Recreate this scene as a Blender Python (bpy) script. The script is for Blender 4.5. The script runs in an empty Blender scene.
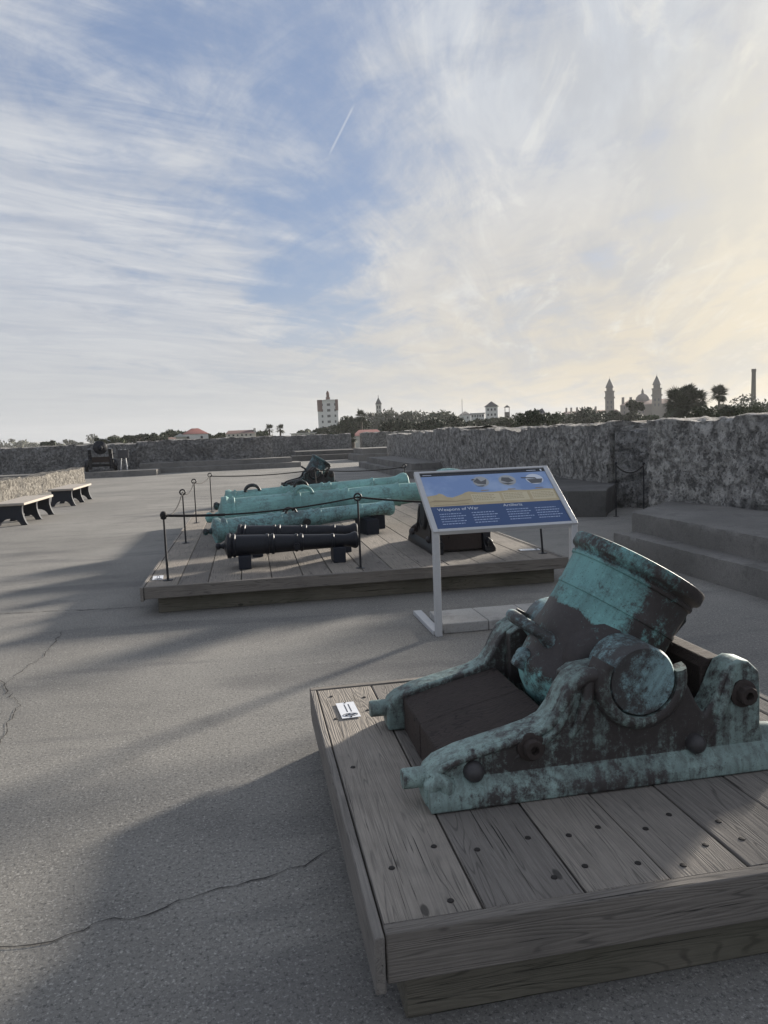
import bpy, math, random
import numpy as np
from mathutils import Vector, Matrix, noise
R = math.radians
random.seed(7)
scene = bpy.context.scene
COL = scene.collection
TH = R(10.3)                      # the fort's own grid is turned by this angle against the view
CT, ST = math.cos(TH), math.sin(TH)
EYE = 1.6

def G(a, b, z=0.0):               # fort grid -> world
    return Vector((a*CT - b*ST, a*ST + b*CT, z))

# ------------------------------------------------------------------ camera
F_PX, PITCH, ROLL = 740.0, math.atan(78/740), R(2.2)
cd = bpy.data.cameras.new('camera'); cam = bpy.data.objects.new('camera', cd); COL.objects.link(cam)
cd.sensor_fit = 'VERTICAL'; cd.sensor_height = 24.0; cd.lens = 24.0*F_PX/1024
cd.clip_start = 0.05; cd.clip_end = 20000
cam.matrix_world = Matrix.Translation((0, 0, EYE)) @ Matrix.Rotation(R(90)-PITCH, 4, 'X') @ Matrix.Rotation(-ROLL, 4, 'Z')
scene.camera = cam
def ray(px, py):                  # direction of a sight line, used to survey the far skyline
    u, v = px-384, py-512
    c, s = math.cos(ROLL), math.sin(ROLL)
    u2, v2 = u*c - v*s, u*s + v*c
    cp, sp = math.cos(PITCH), math.sin(PITCH)
    return Vector((u2, F_PX*cp - v2*sp, -v2*cp - F_PX*sp))
def far(px, py, D):
    d = ray(px, py); return Vector((d.x*D/d.y, D, EYE + d.z*D/d.y))

# ------------------------------------------------------------------ mesh builder
class MB:
    def __init__(s): s.v = []; s.f = []
    def add(s, vs, fs, M=None):
        n = len(s.v)
        for p in vs:
            p = Vector(p); s.v.append(M @ p if M else p)
        s.f += [tuple(i+n for i in f) for f in fs]
        return s
    def box(s, x0, x1, y0, y1, z0, z1, M=None):
        vs = [(x0,y0,z0),(x1,y0,z0),(x1,y1,z0),(x0,y1,z0),(x0,y0,z1),(x1,y0,z1),(x1,y1,z1),(x0,y1,z1)]
        return s.add(vs, [(0,3,2,1),(4,5,6,7),(0,1,5,4),(1,2,6,5),(2,3,7,6),(3,0,4,7)], M)
    def prism(s, out, y0, y1, M=None):          # outline in x,z extruded along y
        n = len(out)
        vs = [(x,y0,z) for x,z in out] + [(x,y1,z) for x,z in out]
        fs = [tuple(range(n)), tuple(range(2*n-1, n-1, -1))]
        fs += [(i, i+n, (i+1)%n+n, (i+1)%n) for i in range(n)]
        return s.add(vs, fs, M)
    def slab(s, out, z0, z1, M=None):           # outline in x,y extruded along z
        n = len(out)
        vs = [(x,y,z0) for x,y in out] + [(x,y,z1) for x,y in out]
        fs = [tuple(range(n-1,-1,-1)), tuple(range(n, 2*n))]
        fs += [(i, (i+1)%n, (i+1)%n+n, i+n) for i in range(n)]
        return s.add(vs, fs, M)
    def lathe(s, prof, n=32, M=None):           # (r, z) profile about z
        vs = []; fs = []; rings = []
        for r, z in prof:
            if r < 1e-6: rings.append([len(vs)]); vs.append((0,0,z))
            else:
                rings.append(list(range(len(vs), len(vs)+n)))
                vs += [(r*math.cos(2*math.pi*k/n), r*math.sin(2*math.pi*k/n), z) for k in range(n)]
        for A, B in zip(rings, rings[1:]):
            for k in range(n):
                k2 = (k+1) % n
                if len(A) == 1 and len(B) == 1: continue
                if len(A) == 1: fs.append((A[0], B[k2], B[k]))
                elif len(B) == 1: fs.append((A[k], A[k2], B[0]))
                else: fs.append((A[k], A[k2], B[k2], B[k]))
        return s.add(vs, fs, M)
    def cyl(s, p0, p1, r0, r1=None, n=16):
        r1 = r0 if r1 is None else r1
        p0, p1 = Vector(p0), Vector(p1); d = p1-p0
        M = Matrix.Translation(p0) @ d.to_track_quat('Z','Y').to_matrix().to_4x4()
        return s.lathe([(0,0),(r0,0),(r1,d.length),(0,d.length)], n, M)
    def ball(s, c, r, n=16, sc=(1,1,1)):
        pr = [(r*math.sin(math.pi*i/8), -r*math.cos(math.pi*i/8)) for i in range(9)]
        pr[0] = (0,-r); pr[-1] = (0,r)
        return s.lathe(pr, n, Matrix.Translation(c) @ Matrix.Diagonal((*sc,1)))
    def tube(s, pts, r, n=8):
        pts = [Vector(p) for p in pts]; rs = r if isinstance(r, (list, tuple)) else [r]*len(pts)
        vs = []; fs = []; prev = None
        for i, p in enumerate(pts):
            t = (pts[min(i+1,len(pts)-1)] - pts[max(i-1,0)]).normalized()
            if prev is None:
                up = Vector((0,0,1)) if abs(t.z) < .9 else Vector((1,0,0))
                x = t.cross(up).normalized()
            else: x = (prev - t*prev.dot(t)).normalized()
            prev = x; y = t.cross(x)
            vs += [p + (x*math.cos(2*math.pi*k/n) + y*math.sin(2*math.pi*k/n))*rs[i] for k in range(n)]
        for i in range(len(pts)-1):
            for k in range(n):
                k2 = (k+1)%n; fs.append((i*n+k, i*n+k2, (i+1)*n+k2, (i+1)*n+k))
        fs.append(tuple(range(n-1,-1,-1))); fs.append(tuple(range((len(pts)-1)*n, len(pts)*n)))
        return s.add(vs, fs)
    def quad(s, a, b, c, d): return s.add([a,b,c,d], [(0,1,2,3)])
    def build(s, name, mat, parent=None, bevel=0, smooth=35, loc=None, rot=None, seg=2, fix=True):
        import bmesh
        me = bpy.data.meshes.new(name)
        me.from_pydata([tuple(p) for p in s.v], [], s.f)
        if fix:
            bm = bmesh.new(); bm.from_mesh(me); bmesh.ops.recalc_face_normals(bm, faces=bm.faces); bm.to_mesh(me); bm.free()
        me.materials.append(mat)
        if smooth:
            me.polygons.foreach_set('use_smooth', [True]*len(me.polygons))
            me.set_sharp_from_angle(angle=R(smooth))
        o = bpy.data.objects.new(name, me); COL.objects.link(o)
        if parent: o.parent = parent
        if loc is not None: o.location = loc
        if rot is not None: o.rotation_euler = rot
        if bevel:
            m = o.modifiers.new('bevel', 'BEVEL'); m.width = bevel; m.segments = seg; m.limit_method = 'ANGLE'; m.angle_limit = R(40)
        return o

def tag(o, label=None, cat=None, group=None, kind=None):
    if label: o['label'] = label
    if cat: o['category'] = cat
    if group: o['group'] = group
    if kind: o['kind'] = kind
    return o
def thing(name, loc, rz, label, cat, group=None):
    o = bpy.data.objects.new(name, None); COL.objects.link(o); o.empty_display_size = .2
    o.location = loc; o.rotation_euler = (0,0,rz)
    return tag(o, label, cat, group)
def copy_tree(o, parent=None):
    c = o.copy(); COL.objects.link(c)
    if parent: c.parent = parent
    for ch in [x for x in COL.objects if x.parent == o]: copy_tree(ch, c)
    return c

# ------------------------------------------------------------------ materials
class NT:
    def __init__(s, name):
        s.m = bpy.data.materials.new(name); s.m.use_nodes = True
        s.t = s.m.node_tree; s.n = s.t.nodes
        s.b = s.n['Principled BSDF']; s.out = s.n['Material Output']
        s.tc = s.n.new('ShaderNodeTexCoord')
    def L(s, a, b): s.t.links.new(a, b)
    def val(s, sock, v):
        if hasattr(v, 'is_linked') or isinstance(v, bpy.types.NodeSocket): s.L(v, sock)
        else: sock.default_value = v
    def mapping(s, src=None, scale=(1,1,1), rot=(0,0,0), loc=(0,0,0)):
        n = s.n.new('ShaderNodeMapping'); n.inputs['Scale'].default_value = scale
        n.inputs['Rotation'].default_value = rot; n.inputs['Location'].default_value = loc
        s.L(src or s.tc.outputs['Object'], n.inputs['Vector']); return n.outputs[0]
    def noise(s, scale, vec=None, detail=4, rough=.55, dist=0):
        n = s.n.new('ShaderNodeTexNoise'); n.inputs['Scale'].default_value = scale; n.inputs['Detail'].default_value = detail
        n.inputs['Roughness'].default_value = rough; n.inputs['Distortion'].default_value = dist
        s.L(vec or s.tc.outputs['Object'], n.inputs['Vector']); return n.outputs['Fac']
    def vor(s, scale, vec=None, feat='F1', out='Distance', rnd=1):
        n = s.n.new('ShaderNodeTexVoronoi'); n.feature = feat; n.inputs['Scale'].default_value = scale
        n.inputs['Randomness'].default_value = rnd
        s.L(vec or s.tc.outputs['Object'], n.inputs['Vector']); return n.outputs[out]
    def ramp(s, fac, a, b, smooth=True):          # map range to 0..1
        n = s.n.new('ShaderNodeMapRange'); n.inputs['From Min'].default_value = a; n.inputs['From Max'].default_value = b
        if smooth: n.interpolation_type = 'SMOOTHSTEP'
        s.L(fac, n.inputs['Value']); return n.outputs[0]
    def math(s, op, a, b=None, clamp=False):
        n = s.n.new('ShaderNodeMath'); n.operation = op; n.use_clamp = clamp
        s.val(n.inputs[0], a)
        if b is not None: s.val(n.inputs[1], b)
        return n.outputs[0]
    def mix(s, f, a, b, mode='MIX'):
        n = s.n.new('ShaderNodeMix'); n.data_type = 'RGBA'; n.blend_type = mode
        s.val(n.inputs[0], f)
        for k, v in ((6,a),(7,b)):
            if isinstance(v, tuple): n.inputs[k].default_value = (*v[:3],1)
            else: s.L(v, n.inputs[k])
        return n.outputs[2]
    def sep(s, src=None):
        n = s.n.new('ShaderNodeSeparateXYZ'); s.L(src or s.tc.outputs['Object'], n.inputs[0]); return n.outputs
    def bump(s, h, strength=.5, dist=.01, prev=None):
        n = s.n.new('ShaderNodeBump'); n.inputs['Strength'].default_value = strength; n.inputs['Distance'].default_value = dist
        s.L(h, n.inputs['Height'])
        if prev: s.L(prev, n.inputs['Normal'])
        return n.outputs[0]
    def done(s, col, rough=.8, bump=None, metal=0, spec=.5):
        if isinstance(col, tuple): s.b.inputs['Base Color'].default_value = (*col[:3],1)
        else: s.L(col, s.b.inputs['Base Color'])
        s.val(s.b.inputs['Roughness'], rough); s.val(s.b.inputs['Metallic'], metal)
        s.b.inputs['Specular IOR Level'].default_value = spec
        if bump: s.L(bump, s.b.inputs['Normal'])
        return s.m
def plain(name, col, rough=.7, metal=0, var=.25, scale=20, spec=.4):
    t = NT(name); f = t.noise(scale, detail=5)
    c = t.mix(f, tuple(x*(1-var) for x in col), tuple(min(1,x*(1+var)) for x in col))
    return t.done(c, rough, t.bump(f, .15, .003), metal, spec)

def mat_ground():
    t = NT('tabby_paving'); O = t.tc.outputs['Object']
    big = t.noise(.35, O, 5, .6); mid = t.noise(2.2, O, 5, .65); fine = t.noise(90, O, 3, .7)
    c = t.mix(t.ramp(big, .35, .65), (.190,.181,.164), (.262,.249,.224))
    c = t.mix(t.math('MULTIPLY', t.ramp(mid, .5, .75), .4), c, (.10,.096,.092))
    c = t.mix(t.math('MULTIPLY', t.ramp(fine, .45, .75), .5), c, (.10,.097,.095))
    wob = t.n.new('ShaderNodeVectorMath'); wob.operation = 'ADD'; nz = t.n.new('ShaderNodeTexNoise'); nz.inputs['Scale'].default_value = 60; t.L(O, nz.inputs['Vector'])
    sc_ = t.n.new('ShaderNodeVectorMath'); sc_.operation = 'SCALE'; t.L(nz.outputs['Color'], sc_.inputs[0]); sc_.inputs['Scale'].default_value = .016
    t.L(O, wob.inputs[0]); t.L(sc_.outputs[0], wob.inputs[1]); W = wob.outputs[0]
    v1 = t.vor(85, W); sx = t.sep(t.vor(85, W, out='Color'))
    dens = t.ramp(t.noise(6, O, 4), .3, .7)
    spk = t.ramp(t.math('SUBTRACT', v1, t.math('MULTIPLY', t.math('SUBTRACT', sx[0], .40), .75)), .03, -.05)
    c = t.mix(t.math('MULTIPLY', spk, t.math('ADD', t.math('MULTIPLY', dens, .35), .20)), c, t.mix(sx[2], (.26,.245,.22), (.56,.54,.49)))
    v2 = t.vor(190, W); sx2 = t.sep(t.vor(190, W, out='Color'))
    c = t.mix(t.math('MULTIPLY', t.ramp(t.math('SUBTRACT', v2, t.math('MULTIPLY', t.math('SUBTRACT', sx2[1], .45), .8)), .03, -.05), .55), c, t.mix(sx2[2], (.05,.048,.046), (.46,.44,.40)))
    st = t.noise(1.1, t.mapping(O, (.35,1.6,1), (0,0,R(-20))), 5, .6, .6)
    c = t.mix(t.math('MULTIPLY', t.ramp(st,.50,.68), .45), c, (.085,.083,.085))
    h = t.math('ADD', t.math('MULTIPLY', v1, .6), fine)
    fl = t.ramp(t.noise(75, O, 4, .8), .54, .64); c = t.mix(t.math('MULTIPLY', fl, .50), c, (.46,.445,.42)); dk = t.ramp(t.noise(60, t.mapping(O,(1,1,1),(0,0,0),(5,2,0)), 4, .8), .47, .38); c = t.mix(t.math('MULTIPLY', dk, .65), c, (.055,.054,.053))
    b = t.bump(h, .22, .005); b = t.bump(mid, .12, .02, b)
    return t.done(c, .92, b, 0, .25)
def mat_wood(name, light, dark, axis=1, green=0, contrast=1.0):
    t = NT(name); O = t.tc.outputs['Object']
    geo = t.n.new('ShaderNodeNewGeometry'); rnd = geo.outputs['Random Per Island']
    off = t.n.new('ShaderNodeCombineXYZ')
    for k in range(3): t.L(t.math('MULTIPLY', rnd, 37.0+11*k), off.inputs[k])
    va = t.n.new('ShaderNodeVectorMath'); va.operation = 'ADD'; t.L(O, va.inputs[0]); t.L(off.outputs[0], va.inputs[1])
    V = va.outputs[0]
    def sc(across, along):
        q = [across]*3; q[axis] = along; return tuple(q)
    n1 = t.noise(1.0, t.mapping(V, sc(170,4.0)), 5, .7)
    fig = t.noise(1.0, t.mapping(V, sc(9,.55)), 2, .45, .4)
    ring = t.math('ABSOLUTE', t.math('SUBTRACT', t.math('FRACT', t.math('MULTIPLY', fig, 26.0)), .5))
    line = t.math('MULTIPLY', t.ramp(ring, .16, .03), t.ramp(t.noise(1.0, t.mapping(V, sc(14,2.0)), 4, .6), .38, .62))
    n3 = t.noise(2.2, V, 5, .65); n4 = t.noise(9, t.mapping(V, sc(1,.35)), 5, .7)
    g = t.math('ADD', t.math('MULTIPLY', n1, .5), t.math('MULTIPLY', ring, .6))
    mid_ = tuple((a_*.62+b_*.38) for a_, b_ in zip(light, dark))
    c = t.mix(t.ramp(n1, .36, .64), mid_, light)
    c = t.mix(t.math('MULTIPLY', t.ramp(n4, .42, .66), .55), c, mid_)
    tint = t.mix(rnd, (.70,.69,.69), (1.14,1.10,1.05))
    c = t.mix(1.0, c, tint, 'MULTIPLY')
    c = t.mix(t.math('MULTIPLY', t.ramp(n3,.48,.72), .45), c, tuple(x*.45 for x in light))
    c = t.mix(t.math('MULTIPLY', line, .52), c, tuple(x*.55 for x in dark))
    crk = t.ramp(t.noise(1.0, t.mapping(V, sc(150,2.2)), 3, .6), .365, .32)
    c = t.mix(t.math('MULTIPLY', crk, .85), c, tuple(x*.22 for x in dark))
    spl = t.ramp(t.noise(1.0, t.mapping(V, sc(60,.9)), 2, .5, .2), .275, .262)
    c = t.mix(t.math('MULTIPLY', spl, .92), c, tuple(x*.15 for x in dark))
    g = t.math('SUBTRACT', g, t.math('ADD', t.math('MULTIPLY', crk, .3), t.math('MULTIPLY', spl, .8)))
    if green: c = t.mix(t.math('MULTIPLY', t.ramp(t.noise(1.7, V), .4, .65), green), c, (.055,.06,.035))
    # knots
    kv = t.vor(1.0, t.mapping(V, tuple((2.2 if k==axis else 5.5) for k in range(3))))
    c = t.mix(t.math('MULTIPLY', t.ramp(kv, .075, .045), .75), c, tuple(x*.3 for x in dark))
    b = t.bump(g, .55*contrast, .007)
    return t.done(c, .85, b, 0, .3)
def mat_coquina(name, base=.2, dark=.045, pale=.36, warm=0.0, stain=.6):
    t = NT(name); O = t.tc.outputs['Object']
    n1 = t.noise(1.1, O, 6, .65); n2 = t.noise(7, O, 6, .7); n3 = t.noise(38, O, 4, .7)
    streak = t.noise(1.0, t.mapping(O, (3.2,3.2,.55)), 5, .65, .4)
    A = (base*(1+.10*warm), base*(1+.02*warm), base*(1-.10*warm))
    c = t.mix(t.ramp(n2,.38,.62), tuple(x*.62 for x in A), tuple(x*1.2 for x in A))
    c = t.mix(t.math('MULTIPLY', t.ramp(n1,.52,.66), stain*.85), c, (dark*1.3,dark*1.3,dark*1.35))
    c = t.mix(t.math('MULTIPLY', t.ramp(streak,.50,.66), stain*.65), c, (dark,dark,dark*1.02))
    pn = t.noise(3.6, t.mapping(O, (1,1,.7), (0,0,0), (7,3,1)), 8, .78)
    c = t.mix(t.math('MULTIPLY', t.ramp(pn,.56,.68), .7), c, (pale*(1+.03*warm),pale,pale*(1-.06*warm)))
    pn2 = t.noise(17, t.mapping(O, (1,1,.8), (0,0,0), (2,8,4)), 5, .75)
    c = t.mix(t.math('MULTIPLY', t.ramp(pn2,.54,.72), .35), c, (pale*.9,pale*.9,pale*.87))
    dk2 = t.noise(11, t.mapping(O, (1,1,.8), (0,0,0), (5,1,9)), 6, .75)
    c = t.mix(t.math('MULTIPLY', t.ramp(dk2,.52,.70), .5), c, (dark*.7,)*3)
    wv = t.mapping(O, (1.6,1.6,2.3)); nzj = t.noise(5, O, 3); jd = t.vor(1.0, wv, 'DISTANCE_TO_EDGE'); jt = t.ramp(t.math('ADD', jd, t.math('MULTIPLY', nzj, .08)), .085, .05)
    c = t.mix(t.math('MULTIPLY', jt, .22), c, (dark*.8,)*3)
    pit = t.vor(16, O); c = t.mix(t.math('MULTIPLY', t.ramp(pit,.28,.12), .5), c, (dark*.6,)*3)
    c = t.mix(t.math('MULTIPLY', t.ramp(n3,.54,.70), .55), c, tuple(x*.3 for x in A))
    h = t.math('ADD', n2, t.math('ADD', t.math('MULTIPLY', n3,.5), t.math('MULTIPLY', t.ramp(pit,.0,.3), .35)))
    return t.done(c, .95, t.bump(t.math('SUBTRACT', h, t.math('ADD', t.math('MULTIPLY', t.ramp(dk2,.5,.65), .6), t.math('MULTIPLY', jt, .22))), 1.0, .07), 0, .15)
def mat_concrete(name, base):
    t = NT(name); O = t.tc.outputs['Object']
    n1 = t.noise(1.5, O, 6, .65); n2 = t.noise(60, O, 3, .7); st = t.noise(3.0, O, 6, .7)
    c = t.mix(t.ramp(n1,.3,.7), tuple(x*.7 for x in base), tuple(x*1.15 for x in base))
    c = t.mix(t.math('MULTIPLY', t.ramp(n2,.5,.7), .5), c, tuple(x*.45 for x in base))
    c = t.mix(t.math('MULTIPLY', t.ramp(st,.47,.68), .65), c, tuple(x*.4 for x in base))
    v = t.vor(80, O); c = t.mix(t.math('MULTIPLY', t.ramp(v,.25,.12), .4), c, tuple(min(.5,x*2.2) for x in base))
    return t.done(c, .93, t.bump(t.math('ADD', n2, n1), .6, .008), 0, .2)
def mat_bronze(name, teal, brown, kind, lo=.5, hi=.6):
    t = NT(name); O = t.tc.outputs['Object']
    n1 = t.noise(4.5, O, 7, .68, .3); n2 = t.noise(38, O, 5, .75); n3 = t.noise(1.6, O, 4)
    spk = t.noise(150, O, 3, .7)
    s = t.sep(); m = n1
    if kind == 'barrel':           # copper-green round the muzzle third, on the sky side
        band = t.math('MULTIPLY', t.ramp(t.math('ADD', s[2], t.math('MULTIPLY', t.math('SUBTRACT', n1,.5), .10)), .110, .130), t.ramp(t.math('ADD', s[0], t.math('MULTIPLY', n1, .50)), .24, .12))
        rim = t.ramp(s[2], .335, .36)
        band = t.math('MULTIPLY', band, t.math('SUBTRACT', 1.0, t.math('MULTIPLY', rim, .55)))
        foot = t.math('MULTIPLY', t.ramp(s[2], -.12, -.2), .25)
        m = t.math('ADD', m, t.math('ADD', t.math('MULTIPLY', band, .32), t.math('SUBTRACT', foot, .14)))
    elif kind == 'cheek':
        g = t.n.new('ShaderNodeNewGeometry'); nz = t.sep(g.outputs['Normal'])[2]
        drip = t.noise(1.0, t.mapping(O, (28,28,2.2)), 4, .6, .3)
        low = t.ramp(t.math('ADD', s[2], t.math('MULTIPLY', t.math('SUBTRACT', n1,.5), .16)), .115, .055)
        up = t.ramp(nz, .25, .75)
        nose = t.ramp(t.math('ADD', s[0], t.math('MULTIPLY', n1, .3)), .72, .5)
        tail = t.ramp(t.math('ADD', s[0], t.math('MULTIPLY', n1, -.2)), 1.24, 1.36)
        m = t.math('ADD', m, t.math('ADD', t.math('MULTIPLY', low, .09), t.math('MULTIPLY', up, .12)))
        m = t.math('ADD', m, t.math('ADD', t.math('MULTIPLY', nose, .12), t.math('MULTIPLY', tail, .12)))
        m = t.math('ADD', m, t.math('MULTIPLY', t.math('SUBTRACT', drip, .54), .55))
    m = t.math('ADD', m, t.math('ADD', t.math('MULTIPLY', t.math('SUBTRACT', n2,.5), .60), t.math('MULTIPLY', t.math('SUBTRACT', spk,.5), .30)))
    f = t.ramp(m, lo, hi)
    run = t.noise(1.0, t.mapping(O, (34,34,3.5)), 5, .65, .3); f = t.math('MULTIPLY', f, t.math('ADD', 1-(.22 if kind == 'barrel' else .45), t.math('MULTIPLY', t.ramp(run,.35,.58), (.22 if kind == 'barrel' else .45))))
    tc = t.mix(t.ramp(n3,.35,.65), tuple(x*.72 for x in teal), tuple(x*1.18 for x in teal))
    tc = t.mix(t.math('MULTIPLY', t.ramp(n2,.55,.7), .45), tc, tuple(min(.6,x*1.5) for x in teal))
    tc = t.mix(t.math('MULTIPLY', t.ramp(spk,.58,.68), .65), tc, tuple(x*.6 for x in brown))
    bc = t.mix(n2, tuple(x*.6 for x in brown), tuple(x*1.5 for x in brown))
    bc = t.mix(t.math('MULTIPLY', t.ramp(spk,.66,.72), .5), bc, tuple(x*.8 for x in teal))
    c = t.mix(f, bc, tc)
    r = t.math('ADD', t.math('MULTIPLY', f, .22), .5)
    return t.done(c, r, t.bump(t.math('ADD', n2, t.math('MULTIPLY', f, .35)), .35, .006), 0, .45)
def mat_leaf(name, col, var=.5):
    t = NT(name); geo = t.n.new('ShaderNodeNewGeometry')
    rnd = geo.outputs['Random Per Island']; big = t.noise(.35, None, 3)
    c = t.mix(rnd, tuple(x*(1-var) for x in col), tuple(x*(1+var) for x in col))
    c = t.mix(t.math('MULTIPLY', t.ramp(big,.4,.65), .4), c, (col[0]*1.5, col[1]*1.35, col[2]*.9))
    return t.done(c, .7, None, 0, .3)

M = {}
M['ground'] = mat_ground()
M['terrain'] = plain('meadow', (.06,.075,.04), .95, 0, .4, .02)
M['deck'] = mat_wood('weathered_deck', (.285,.262,.234), (.088,.080,.072), 1)
M['rim_a'] = mat_wood('weathered_rim_across', (.235,.216,.194), (.088,.081,.074), 0)
M['rim_b'] = mat_wood('weathered_rim_along', (.27,.253,.232), (.095,.088,.081), 1)
M['beam_a'] = mat_wood('base_timber_across', (.20,.185,.15), (.075,.068,.056), 0, .35)
M['beam_b'] = mat_wood('base_timber_along', (.20,.185,.15), (.075,.068,.056), 1, .35)
M['dark_wood'] = mat_wood('dark_bed_timber', (.045,.036,.033), (.014,.012,.011), 1)
M['dark_wood_a'] = mat_wood('dark_bed_timber_across', (.062,.048,.043), (.014,.012,.011), 0)
M['deck_far'] = mat_wood('weathered_deck_far', (.275,.25,.22), (.085,.077,.069), 1, .12)
M['coq_near'] = mat_coquina('coquina_grey', .44, .12, .54, .6, .34)
M['coq_long'] = mat_coquina('coquina_stained', .41, .10, .52, .6, .38)
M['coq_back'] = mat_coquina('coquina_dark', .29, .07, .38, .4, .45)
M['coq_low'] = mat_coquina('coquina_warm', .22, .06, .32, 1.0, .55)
M['conc'] = mat_concrete('step_concrete', (.215,.205,.19))
M['conc_dark'] = mat_concrete('step_concrete_dark', (.14,.134,.126))
M['paver'] = mat_concrete('paver_granite', (.44,.43,.41))
M['bz_collar'] = mat_bronze('bronze_collar', (.10,.2,.19), (.036,.029,.028), 'plain', .60, .75)
M['bz_barrel'] = mat_bronze('bronze_barrel', (.19,.395,.38), (.042,.034,.032), 'barrel', .42, .66)
M['bz_cheek'] = mat_bronze('bronze_cheek', (.235,.315,.288), (.044,.037,.035), 'cheek', .44, .70)
M['bz_trun'] = mat_bronze('bronze_trunnion', (.20,.31,.32), (.05,.047,.046), 'plain', .38, .60)
M['bz_mid'] = mat_bronze('bronze_mid', (.10,.19,.20), (.03,.032,.034), 'plain', .44, .6)
M['bz_dark'] = mat_bronze('bronze_dark', (.05,.12,.12), (.018,.017,.017), 'plain', .52, .66)
M['bz_gun'] = mat_bronze('bronze_gun', (.225,.42,.39), (.13,.22,.205), 'plain', .32, .54)
M['bz_gun2'] = mat_bronze('bronze_gun_blotched', (.23,.42,.41), (.085,.12,.12), 'plain', .36, .56)
M['iron'] = plain('black_iron', (.014,.015,.020), .5, 0, .5, 60, .3)
M['black'] = plain('black_paint', (.012,.012,.014), .5, 0, .4, 40)
M['chock'] = plain('chock_paint', (.012,.015,.024), .6, 0, .4, 30)
M['bolt'] = plain('bolt_iron', (.05,.046,.046), .5, 0, .35, 70)
M['rust'] = plain('rust_iron', (.04,.03,.026), .8, 0, .5, 60)
M['nail'] = plain('nail_iron', (.02,.016,.014), .7, 0, .4, 90)
M['rope'] = plain('rope_black', (.02,.018,.017), .8, 0, .4, 200)
M['frame'] = plain('frame_paint', (.50,.50,.50), .45, 0, .08, 25)
M['white'] = plain('white_plate', (.70,.71,.73), .5, 0, .08, 30)
M['ink'] = plain('ink', (.05,.055,.07), .6, 0, .1, 30)
M['bench_top'] = plain('bench_slab', (.36,.32,.275), .8, 0, .25, 14)
M['bench_leg'] = plain('bench_iron', (.016,.019,.026), .6, 0, .4, 30)
M['crack'] = plain('crack_shadow', (.03,.028,.027), .95, 0, .3, 30)

# ------------------------------------------------------------------ setting: terrain and terrace
def sheet(name, pts, z, mat, kind='structure', thick=0):
    m = MB()
    if thick: m.slab(pts, z-thick, z)
    else: m.add([(x,y,z) for x,y in pts], [tuple(range(len(pts)))])
    o = m.build(name, mat, smooth=0); return tag(o, None, None, None, kind)
tag(MB().add([(-7000,-7000,0),(7000,-7000,0),(7000,7000,0),(-7000,7000,0)], [(0,1,2,3)]).build('ground', M['terrain'], smooth=0, loc=(0,0,-8)), kind='structure')
terr = MB().box(-60, 9.2, -30, 75, -8, 0).build('terrace_paving', M['ground'], smooth=0, rot=(0,0,TH))
tag(terr, kind='structure')
def crack(pts, w, seed):
    rnd = random.Random(seed); P = []
    for (x0,y0),(x1,y1) in zip(pts, pts[1:]):
        n = max(2, int(math.hypot(x1-x0,y1-y0)/.045))
        for i in range(n):
            k = i/n; P.append((x0+(x1-x0)*k+rnd.gauss(0,.010), y0+(y1-y0)*k+rnd.gauss(0,.010)))
    P.append(pts[-1]); m = MB(); vs = []
    for i, (x,y) in enumerate(P):
        a = P[max(0,i-1)]; b = P[min(len(P)-1,i+1)]
        dx, dy = b[0]-a[0], b[1]-a[1]; l = math.hypot(dx,dy) or 1
        ww = w*(.35+1.1*rnd.random())*(.15 if i in (0,len(P)-1) else 1)
        vs += [(x-dy/l*ww, y+dx/l*ww, .004), (x+dy/l*ww, y-dx/l*ww, .004)]
    m.add(vs, [(2*i,2*i+1,2*i+3,2*i+2) for i in range(len(P)-1)])
    o = m.build('crack', M['crack'], terr, smooth=0, rot=(0,0,-TH)); return o
crack([(-.237,2.724),(-.365,2.619),(-.573,2.526),(-.737,2.461),(-.855,2.385),(-1.005,2.326),(-1.139,2.251),(-1.286,2.221),(-1.6,2.1)], .0022, 3)
crack([(-2.83,6.283),(-2.664,5.59),(-2.658,5.178),(-2.606,4.796),(-2.75,4.5)], .0026, 4)
crack([(-2.134,3.875),(-2.235,4.162),(-2.329,4.475),(-2.485,4.688),(-2.716,5.011)], .0025, 5)
crack([(-5.6,6.95),(-3.775,7.079),(-3.204,7.109),(-2.35,7.125)], .005, 6)

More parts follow.
